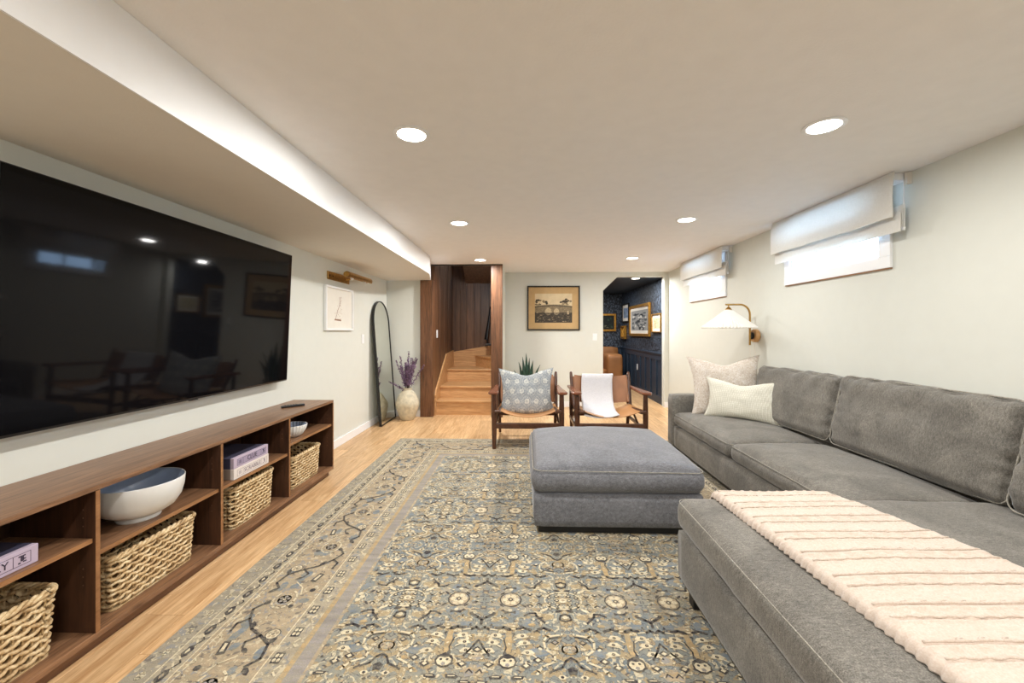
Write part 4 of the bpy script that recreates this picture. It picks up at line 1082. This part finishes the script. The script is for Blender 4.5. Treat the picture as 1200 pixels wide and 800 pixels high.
# ================================================================== NOOK: pictures and chair
def art_simple(cols, seed, nshape=30, dens=.5):
    mats = [plain('art_%d_%d' % (seed, i), c, .8, var=.25, scale=40) for i, c in enumerate(cols)]
    def f(hw, hh):
        mb = MB(); r_ = random.Random(seed); flat(mb, [(-hw, -hh), (hw, -hh), (hw, hh), (-hw, hh)], 0, 0)
        for i in range(nshape):
            x, y = r_.uniform(-.8, .8)*hw, r_.uniform(-.85, .7)*hh
            flat(mb, noisy_blob(x, y, hw*r_.uniform(.05, .18), hh*r_.uniform(.04, .16), 10, .6, i), .0003+i*4e-6, 1+int(r_.random()*(len(cols)-1)))
        return mb, mats
    return f
wx = NX+.018
framed('gold_framed_print', 'large gold framed black and white engraving on the navy wall', 'picture', (wx, 8.40, 1.47), (0, -1, 0), 1.45, .64, .055, .04, M['gold'], .06, M['paper'], art_simple([(150, 150, 148), (50, 54, 60), (90, 94, 98), (214, 212, 206), (30, 34, 40)], 21, 60))
framed('black_framed_print', 'small black framed blue and green print high on the navy wall', 'picture', (wx, 9.53, 1.67), (0, -1, 0), .60, .43, .03, .03, M['black'], .07, M['paper'], art_simple([(130, 148, 176), (84, 112, 64), (70, 80, 100), (160, 176, 196)], 22, 14))
framed('gilt_framed_print', 'small gilt framed pale print nearest the nook opening', 'picture', (wx, 7.31, 1.395), (0, -1, 0), .50, .33, .018, .03, M['gold'], .05, M['paper'], art_simple([(206, 196, 160), (150, 150, 110), (180, 150, 100), (120, 140, 140)], 23, 14))
gm = thing('gilt_mirror', 'tiny gilt framed mirror at the nook corner below the black frame', 'mirror', (wx, 9.68, 1.225))
Mf = frame_mat((wx, 9.66, 1.225), (0, -1, 0), (0, 0, 1))
mb = MB(); hw, hh = .19, .155
mb.box((-hw, hh-.045, .001), (hw, hh, .06), .008, mat=Mf).box((-hw, -hh, .001), (hw, -hh+.045, .06), .008, mat=Mf).box((-hw, -hh+.045, .001), (-hw+.045, hh-.045, .06), .008, mat=Mf).box((hw-.045, -hh+.045, .001), (hw, hh-.045, .06), .008, mat=Mf)
mb.obj('frame', M['gold'], gm); MB().box((-hw+.045, -hh+.045, .002), (hw-.045, hh-.045, .02), mat=Mf).obj('glass', M['mirror'], gm)
framed('gold_framed_painting', 'gold framed dark still life painting with green on the nook back wall', 'picture', (1.93, NY-.001, 1.46), (1, 0, 0), .52, .42, .045, .04, M['gold'], .0, M['brown_paper'], art_simple([(28, 34, 30), (40, 66, 48), (20, 24, 22), (96, 96, 76), (52, 70, 56)], 24, 16))
lc = thing('leather_sofa', 'cognac leather sofa against the back wall of the navy nook', 'sofa', (1.5, 9.4, 0))
def lb(a, b, r, nm):
    a = Vector(a); b = Vector(b); d = b-a
    cushion(tuple(d), r, Matrix.Translation((a+b)/2), .01, .006, (8, 8, 8), .003, 5, 3).obj(nm, M['leather_nook'], lc, smooth='all')
lb((1.80, 8.98, .06), (2.14, 9.70, .74), .05, 'arm'); lb((.75, 8.98, .06), (.95, 9.70, .74), .05, 'arm')
lb((.955, 9.02, .08), (1.795, 9.6, .42), .04, 'seat'); lb((.76, 9.705, .08), (2.20, 9.88, .88), .05, 'backrest')
for x, y in ((.82, 9.05), (2.05, 9.05), (.82, 9.8), (2.05, 9.8)): MB().box((x, y, .001), (x+.05, y+.05, .059)).obj('leg', M['black'], lc)

# ================================================================== RUG
RX0, RX1, RY0, RY1 = -1.435, 1.62, .62, 4.70
t = NT('rug_ground'); v = t.coord('Object'); vs_ = t.coord('Object', scale=(1, 3.5, 1))
ab = t.noise(t.coord('Object', scale=(.25, 2.2, 1)), 2.6, 3); md = t.noise(v, 26, 4, .6); fn = t.noise(t.coord('Object', scale=(1, 2.5, 1)), 240, 2)
base = t.ramp(t.mix(.45, ab, md), [(.36, lin((108, 118, 122))), (.5, lin((132, 134, 126))), (.64, lin((152, 145, 124)))])
base = t.mix(t.ramp(t.noise(v, 15, 5, .7, .8), [(.56, (0, 0, 0)), (.62, (.75,)*3)]), base, lin((168, 144, 102)))

tcr = t.n('ShaderNodeTexCoord'); spr = t.n('ShaderNodeSeparateXYZ'); t.l(tcr.outputs['Object'], spr.inputs[0])
pu = mth(t, 'PINGPONG', mth(t, 'ADD', spr.outputs[0], .185), .36); pv = mth(t, 'PINGPONG', mth(t, 'ADD', spr.outputs[1], .71), .47)
cbr = t.n('ShaderNodeCombineXYZ'); t.l(pu, cbr.inputs[0]); t.l(pv, cbr.inputs[1])
na = t.noise(cbr.outputs[0], 30, 1.5, .5, .8); nc = t.noise(cbr.outputs[0], 37, 2, .5, 1.2); nd_ = t.noise(cbr.outputs[0], 24, 1, .5, .3)
base = t.mix(t.ramp(nd_, [(.55, (0, 0, 0)), (.57, (.8,)*3)]), base, lin((170, 148, 108)))
base = t.mix(t.ramp(nc, [(.59, (0, 0, 0)), (.61, (.85,)*3)]), base, lin((205, 192, 160)))
base = t.mix(t.ramp(na, [(.455, (0, 0, 0)), (.47, (.85,)*3), (.485, (.85,)*3), (.50, (0, 0, 0))]), base, lin((70, 66, 70)))
base = t.mix(.35, base, t.ramp(fn, [(.3, (.25,)*3), (.7, (.75,)*3)]), 'OVERLAY'); t.col(base); t.set(Roughness=.95, Sheen_Weight=.2); t.bump(fn, .6, .002); M['rug'] = t.m
def yarn(name, rgb, worn=.3, spots=False):
    t = NT(name); wr_ = t.noise(t.coord('Object', scale=(1, 1.8, 1)), 38, 5, .75); c = t.mix(t.ramp(wr_, [(.42, (0, 0, 0)), (.60, (worn*2,)*3)]), lin(rgb), lin((150, 143, 122))); fn = t.noise(t.coord('Object', scale=(1, 2.5, 1)), 200, 2); md = t.noise(t.coord('Object', scale=(.4, 2, 1)), 16, 4, .7)
    cc = t.mix(.5, c, t.ramp(fn, [(.3, (.3,)*3), (.7, (.7,)*3)]), 'OVERLAY'); cc = t.mix(.6, cc, t.ramp(md, [(.3, (.35,)*3), (.7, (.66,)*3)]), 'OVERLAY')
    if spots:
        sa = t.noise(t.coord('Object'), 34, 2, .5, .6); sb = t.noise(t.coord('Object', scale=(1.1, .9, 1)), 46, 1.5, .5, .9)
        cc = t.mix(t.ramp(sa, [(.60, (0, 0, 0)), (.63, (.7,)*3)]), cc, lin((136, 138, 140)))
        cc = t.mix(t.ramp(sb, [(.62, (0, 0, 0)), (.64, (.7,)*3)]), cc, lin((206, 194, 164)))
        cc = t.mix(t.ramp(sa, [(.345, (.6,)*3), (.37, (0, 0, 0))]), cc, lin((84, 80, 82)))
    t.col(cc); t.set(Roughness=.95); t.bump(fn, .5, .002); return t.m
RC = {'dark': 0, 'cream': 1, 'tan': 2, 'blue': 3, 'lav': 4, 'sand': 5, 'gold': 6, 'grey': 7}
RM = [yarn('yarn_charcoal', (54, 50, 54), .24), yarn('yarn_cream', (220, 206, 174), .2), yarn('yarn_tan', (174, 155, 127), .3, True), yarn('yarn_blue', (118, 128, 136), .4), yarn('yarn_lavender', (148, 141, 136), .3), yarn('yarn_sand', (170, 158, 136), .3, True), yarn('yarn_gold', (182, 155, 112), .35), yarn('yarn_greybeige', (156, 147, 130), .3, True)]
rg = thing('area_rug', 'large faded persian rug with blue grey floral field and tan borders', 'rug', (0, 2.6, 0))
MB().box((RX0, RY0, .0005), (RX1, RY1, .0105), .002).obj('pile', M['rug'], rg)
rugmb = {k: MB() for k in ('border', 'field')}
class Pen:
    """flat coloured shapes laid on the pile; f maps pattern (u,v) to rug (x,y)"""
    def __init__(s, mb, f): s.mb = mb; s.f = f; s.z = .0112
    def poly(s, pts, c, dz=0):
        q = [s.f(*p) for p in pts]; s.mb.add([(x, y, s.z+dz*2.6) for x, y in q], [tuple(range(len(q)))], RC[c])
    def line(s, pts, w_, c, dz=.0003):
        q = [Vector(p) for p in pts]
        for a, b in zip(q, q[1:]):
            d = (b-a)
            if d.length < 1e-6: continue
            d.normalize(); n_ = Vector((-d.y, d.x))*w_/2; a = a-d*w_*.25; b = b+d*w_*.25
            s.poly([a-n_, b-n_, b+n_, a+n_], c, dz)
    def disc(s, x, y, r, c, dz=.0002, n=8, ry=None, ph=0): s.poly([(x+r*math.cos(2*PI*(k+ph)/n), y+(ry or r)*math.sin(2*PI*(k+ph)/n)) for k in range(n)], c, dz)
    def ring(s, x, y, r, w_, c, n=8, ry=None, a0=0, a1=2*PI, dz=.0003):
        s.line([(x+r*math.cos(a0+(a1-a0)*k/n), y+(ry or r)*math.sin(a0+(a1-a0)*k/n)) for k in range(n+1)], w_, c, dz)
def rosette(p, x, y, r, cols=('dark', 'tan', 'cream', 'dark'), n=6):
    p.disc(x, y, r*1.15, cols[0], .00015, 12); p.disc(x, y, r, cols[1], .0002, 12)
    for k in range(n): a = 2*PI*k/n; p.disc(x+r*.58*math.cos(a), y+r*.58*math.sin(a), r*.3, cols[2], .00028, 6)
    p.disc(x, y, r*.26, cols[3], .00034, 6); p.disc(x, y, r*.12, cols[2], .0004, 5)
def diamond(p, x, y, r, c='dark', c2='cream'):
    p.poly([(x-r, y), (x, y-r*.8), (x+r, y), (x, y+r*.8)], c, .0002); p.poly([(x-r*.5, y), (x, y-r*.42), (x+r*.5, y), (x, y+r*.42)], c2, .0003)
def leaf_(p, x, y, l_, a, c, w_=.35):
    ca, sa = math.cos(a), math.sin(a)
    p.poly([(x+ca*u-sa*v, y+sa*u+ca*v) for u, v in ((0, 0), (l_*.35, l_*w_*.5), (l_*.75, l_*w_*.35), (l_, 0), (l_*.7, -l_*w_*.4), (l_*.3, -l_*w_*.45))], c, .00022)
# borders: one generic side, length coordinate a, depth coordinate b (0 at the rug's edge)
def side(f, L):
    p = Pen(rugmb['border'], f); r_ = random.Random(8)
    def band(b0, b1, c, dz=0): p.poly([(b0, b0), (L-b0, b0), (L-b1, b1), (b1, b1)], c, dz-.0002)
    band(0, .012, 'grey'); band(.012, .095, 'grey'); band(.095, .16, 'sand'); band(.16, .47, 'gold' if 0 else 'tan'); band(.47, .555, 'sand'); band(.555, .575, 'gold'); band(.575, .63, 'lav'); band(.63, .645, 'tan')
    for b in (.094, .165, .185, .465, .556): p.line([(b, b), (L-b, b)], .005, 'cream' if b != .556 else 'gold', .0001)
    a = .04
    while a < L-.04:                       # outer pale cells
        b = .052; p.ring(a, b, .017, .006, 'cream', 6, .010); p.disc(a, b, .006, 'grey', .0004, 5); a += .11
    a = .12; k = 0
    while a < L-.12:                       # dark chain on a cream line
        b = .130; p.line([(a-.05, b+.014), (a-.02, b-.012), (a+.03, b+.014), (a+.06, b-.008)], .007, 'cream', .0002)
        p.poly([(a-.030, b), (a-.012, b-.016), (a+.024, b-.012), (a+.034, b+.004), (a+.012, b+.016), (a-.020, b+.013)], 'dark', .0004); p.poly([(a-.013, b), (a, b-.007), (a+.016, b-.003), (a+.004, b+.007)], 'cream' if k % 2 else 'tan', .0006)
        p.line([(a+.036, b+.006), (a+.062, b+.018), (a+.074, b+.006)], .006, 'dark', .0005); a += .115; k += 1
    a = .18
    while a < L-.18:                       # pale hooks
        p.line([(a, .178), (a+.018, .20), (a+.035, .185)], .006, 'cream' if int(a*50) % 2 else 'lav', .0002); a += .062
    P_ = .46; a = .32; k = 0
    while a < L-.42:                       # main border: blue patches, vine, flowers
        s_ = 1 if k % 2 else -1; b = .325; rev = lambda bb: b+s_*(bb-b)
        for _ in range(9): p.disc(a+r_.uniform(-.16, .28), b+r_.uniform(-.10, .10), r_.uniform(.018, .04), 'blue', .00005+_*1e-5, 7, r_.uniform(.012, .028), r_.random())
        p.ring(a, b, .062, .009, 'cream', 10, .05, .3, 5.4, .0003); p.disc(a, b, .05, 'tan', .0002, 10, .038)
        rosette(p, a, b, .030, ('cream', 'cream', 'lav', 'cream'), 5)
        vn = [(a+.08, rev(.40)), (a+.12, rev(.435)), (a+.19, rev(.42)), (a+.235, rev(.36)), (a+.27, rev(.30)), (a+.33, rev(.25)), (a+.39, rev(.225)), (a+.42, rev(.245))]
        p.line(vn, .011, 'dark', .0005)
        p.line([(a+.235, rev(.36)), (a+.20, rev(.32)), (a+.17, rev(.33))], .009, 'dark', .0005); p.line([(a+.33, rev(.25)), (a+.30, rev(.215)), (a+.25, rev(.22))], .010, 'dark', .0005)
        for (aa, bb, l_, an) in ((.08, .40, .05, 2.4), (.27, .30, .05, -.4), (.19, .42, .045, .3), (.42, .245, .05, .8), (.17, .33, .04, 2.2)): leaf_(p, a+aa, rev(bb), l_, an*s_, 'dark', .5)
        p.poly([(a+.13, rev(.25)), (a+.20, rev(.235)), (a+.205, rev(.262)), (a+.14, rev(.28))], 'dark', .0004); p.poly([(a+.145, rev(.255)), (a+.19, rev(.246)), (a+.19, rev(.258)), (a+.15, rev(.268))], 'cream', .0006)
        rosette(p, a+.245, rev(.405), .026, ('dark', 'cream', 'tan', 'dark'), 5); p.disc(a+.07, rev(.23), .014, 'dark', .0004, 6); p.disc(a-.045, rev(.27), .012, 'dark', .0004, 6)
        p.line([(a+.04, rev(.27)), (a+.09, rev(.29)), (a+.13, rev(.34))], .006, 'cream', .0004)
        a += P_; k += 1
    a = .5
    while a < L-.5:                        # inner guard: white four dot cells between hooks
        b = .498; p.poly([(a-.026, b-.018), (a+.026, b-.018), (a+.026, b+.018), (a-.026, b+.018)], 'dark', .0002)
        for q in (-.011, .011):
            for w2 in (-.008, .008): p.disc(a+q, b+w2, .0095, 'cream', .0004, 6, .0068)
        p.disc(a+.07, b, .012, 'blue', .0003, 5, .008); p.line([(a+.055, .535), (a+.075, .515), (a+.10, .53)], .007, 'cream', .0003); p.line([(a-.01, .538), (a+.02, .53)], .006, 'lav', .0003); a += .135
LX, LY = RX1-RX0, RY1-RY0
side(lambda a, b: (RX0+b, RY0+a), LY); side(lambda a, b: (RX1-b, RY0+a), LY)
side(lambda a, b: (RX0+a, RY1-b), LX); side(lambda a, b: (RX0+a, RY0+b), LX)
FX0, FX1, FY0, FY1 = RX0+.645, RX1-.645, RY0+.645, RY1-.645
HU, HV = .36, .47
def quarter(p, k):
    L_, D, pl_ = p.line, p.disc, p.poly; r_ = random.Random(30+k)
    for _ in range(7): D(r_.uniform(.02, HU-.02), r_.uniform(.02, HV), r_.uniform(.02, .05), r_.choice(('blue', 'blue', 'grey', 'sand')), .00002+_*1e-5, 8, r_.uniform(.012, .03), r_.random())
    rosette(p, .12, 0, .045)
    for (x, y) in ((.07, .03), (.17, .03), (.075, .06)): leaf_(p, x, y, .032, .8, 'dark', .4)
    L_([(0, .16), (0, .135), (.018, .118), (.048, .098)], .012, 'dark'); D(.05, .095, .009, 'dark', .0004, 6)
    L_([(.02, .065), (.05, .072), (.085, .066)], .008, 'tan'); L_([(.03, .082), (.06, .078)], .005, 'cream')
    pl_([(.095, .075), (.11, .082), (.13, .082), (.145, .075), (.145, .095), (.13, .089), (.11, .089), (.095, .095)], 'dark', .0003); D(.12, .073, .010, 'cream', .0004, 6)
    for x in (.055, .17): p.ring(x, .128, .014, .006, 'cream', 5, .012, PI, 2*PI)
    L_([(.205, .09), (.232, .088), (.236, .106), (.27, .145)], .010, 'dark'); leaf_(p, .205, .09, .03, 2.6, 'dark')
    # axis palmette at u = HU
    p.ring(HU, 0, .085, .008, 'cream', 8, .06, PI/2, PI*1.5); 
    for y in (.0, .03, .055): diamond(p, HU-.028, y, .014); diamond(p, HU-.062, y*.7+.02, .012)
    D(HU, 0, .018, 'cream', .0004, 6); D(HU, .0, .008, 'tan', .0005, 5); leaf_(p, HU-.005, .06, .04, 2.7, 'dark', .5); leaf_(p, HU-.07, .05, .05, 2.5, 'cream', .4)
    L_([(HU, .09), (HU-.02, .10), (HU-.025, .125), (HU, .135)], .008, 'dark'); D(HU, .112, .012, 'cream', .0004, 6)
    # row of dark arcs
    for (x0, x1) in ((.0, .035), (.065, .125), (.15, .21), (.24, .29)): L_([(x0, .185 if x0 else .195), ((x0+x1)/2, .178), (x1, .19)], .012, 'dark')
    L_([(.03, .188), (.07, .195)], .006, 'cream'); L_([(.12, .186), (.15, .186)], .007, 'cream')
    pl_([(.09, .165), (.12, .15), (.15, .165), (.12, .178)], 'tan', .0002); D(.215, .16, .018, 'gold', .0002, 6, .010)
    # cream birds with dark eyes
    for (x, y, s_) in ((.065, .225, 1), (.175, .225, -1), (.055, .262, 1), (.185, .262, -1), (.045, .305, -1), (.195, .31, 1)):
        pl_([(x-.026*s_, y+.006), (x-.010*s_, y-.014), (x+.016*s_, y-.012), (x+.030*s_, y+.002), (x+.014*s_, y+.014), (x-.006*s_, y+.010)], 'cream', .0003)
        p.disc(x, y, .0075, 'dark', .0005, 6); p.disc(x, y, .003, 'tan', .0007, 5); L_([(x+.02*s_, y+.012), (x+.034*s_, y+.022)], .006, 'cream')
    pl_([(.11, .20), (.13, .20), (.135, .29), (.12, .33), (.105, .29)], 'gold', .00018); L_([(.10, .24), (.112, .29), (.104, .32)], .006, 'dark')
    # palmette face
    D(.12, .355, .036, 'dark', .0003, 9, .034); D(.12, .358, .029, 'cream', .0004, 9, .024); D(.108, .352, .006, 'dark', .0005, 5); D(.132, .352, .006, 'dark', .0005, 5); D(.12, .372, .009, 'lav', .0005, 5)
    pl_([(.09, .335), (.12, .318), (.15, .335), (.12, .344)], 'dark', .0005)
    for (x, y) in ((.05, .37), (.19, .372), (.235, .345), (.0, .30)): diamond(p, x, y, .021)
    D(0, .335, .022, 'tan', .0003, 6, .024); L_([(0, .25), (.015, .275), (.028, .30), (.05, .33)], .008, 'dark'); L_([(0, .40), (.02, .385)], .006, 'gold'); pl_([(0, .375), (.045, .395), (.03, .43), (0, .42)], 'tan', .0002); L_([(.006, .41), (.02, .395), (.03, .41)], .005, 'dark', .0005)
    for (x, y) in ((.08, .425), (.16, .425), (.03, .45)): pl_([(x-.024, y), (x-.01, y-.009), (x+.024, y-.006), (x+.018, y+.008), (x-.02, y+.010)], 'dark', .0003); L_([(x-.012, y), (x+.012, y)], .004, 'cream', .0005)
    # octagonal cream loops near the axis
    L_([(HU-.035, .215), (HU-.085, .225), (HU-.10, .25), (HU-.095, .29), (HU-.06, .32), (HU-.06, .35), (HU-.11, .375), (HU-.13, .41)], .009, 'cream'); L_([(HU-.025, .225), (HU-.075, .235), (HU-.088, .255)], .005, 'dark', .0005)
    diamond(p, HU-.055, .255, .018, 'dark', 'tan'); D(HU-.02, .29, .018, 'tan', .0003, 7); p.ring(HU, .29, .03, .007, 'gold', 6, .024, PI/2, PI*1.5)
    L_([(HU, .33), (HU-.02, .345), (HU-.035, .375), (HU-.085, .40)], .008, 'dark'); pl_([(HU, .37), (HU-.02, .385), (HU-.012, .41), (HU, .405)], 'dark', .0004); D(HU-.04, .42, .016, 'cream', .0004, 6, .011); D(HU-.085, .345, .012, 'gold', .0003, 6); D(HU-.04, .42, .007, 'dark', .0006, 5)
    for (x, y) in ((.235, .20), (.27, .225), (.245, .285), (.23, .40), (.10, .125), (.21, .04), (.25, .03)): L_([(x-.012, y), (x, y-.007), (x+.012, y+.002)], .007, r_.choice(('dark', 'cream', 'gold', 'dark')))
    for _ in range(84):
        x, y = r_.uniform(.0, HU), r_.uniform(0, HV); leaf_(p, x, y, r_.uniform(.010, .024), r_.uniform(0, 6.28), r_.choice(('tan', 'gold', 'cream', 'dark', 'grey', 'tan', 'cream')), .6)
cx0, cy0 = -.185, 1.89
import itertools
proto = [MB(), MB()]
for k in (0, 1): quarter(Pen(proto[k], lambda u, v: (u, v)), k)
for k in (0, 1):
    fld = rugmb['field']
for iu in range(-4, 7):
    for iv in range(-4, 8):
        X0 = cx0+iu*HU; Y0 = cy0+iv*HV; mu = iu % 2; mv = iv % 2
        if X0 > FX1 or X0+HU < FX0 or Y0 > FY1 or Y0+HV < FY0: continue
        pr = proto[0]; vs = []; keep = []
        P2 = [Vector((X0+(HU-v.x if mu else v.x), Y0+(HV-v.y if mv else v.y), v.z+.00004*(mu+2*mv))) for v in pr.v]
        base_n = len(rugmb['field'].v); mp = {}
        for f, mi in zip(pr.f, pr.mi):
            c = sum((P2[i] for i in f), Vector())/len(f)
            if FX0+.01 < c.x < FX1-.01 and FY0+.01 < c.y < FY1-.01:
                ids = []
                for i in f:
                    if i not in mp: mp[i] = len(rugmb['field'].v); q = P2[i]; rugmb['field'].v.append(Vector((min(max(q.x, FX0), FX1), min(max(q.y, FY0), FY1), q.z)))
                    ids.append(mp[i])
                rugmb['field'].f.append(tuple(ids)); rugmb['field'].mi.append(mi)
def flatobj(mb, nm):
    me = bpy.data.meshes.new(nm); me.from_pydata([v-rg.location for v in mb.v], [], mb.f)
    for m in RM: me.materials.append(m)
    me.polygons.foreach_set('material_index', mb.mi)
    bm = bmesh.new(); bm.from_mesh(me)
    bm.normal_update()
    for f in bm.faces:
        if f.normal.z < 0: f.normal_flip()
    bm.to_mesh(me); bm.free()
    o = bpy.data.objects.new(nm, me); COL.objects.link(o); o.parent = rg; o['kind'] = 'stuff'; return o
flatobj(rugmb['border'], 'border_pattern'); flatobj(rugmb['field'], 'field_pattern')
MB().box((RX0-.002, RY1, .001), (RX1+.002, RY1+.012, .008)).box((RX0-.002, RY0-.012, .001), (RX1+.002, RY0, .008)).obj('fringe_edge', RM[1], rg)
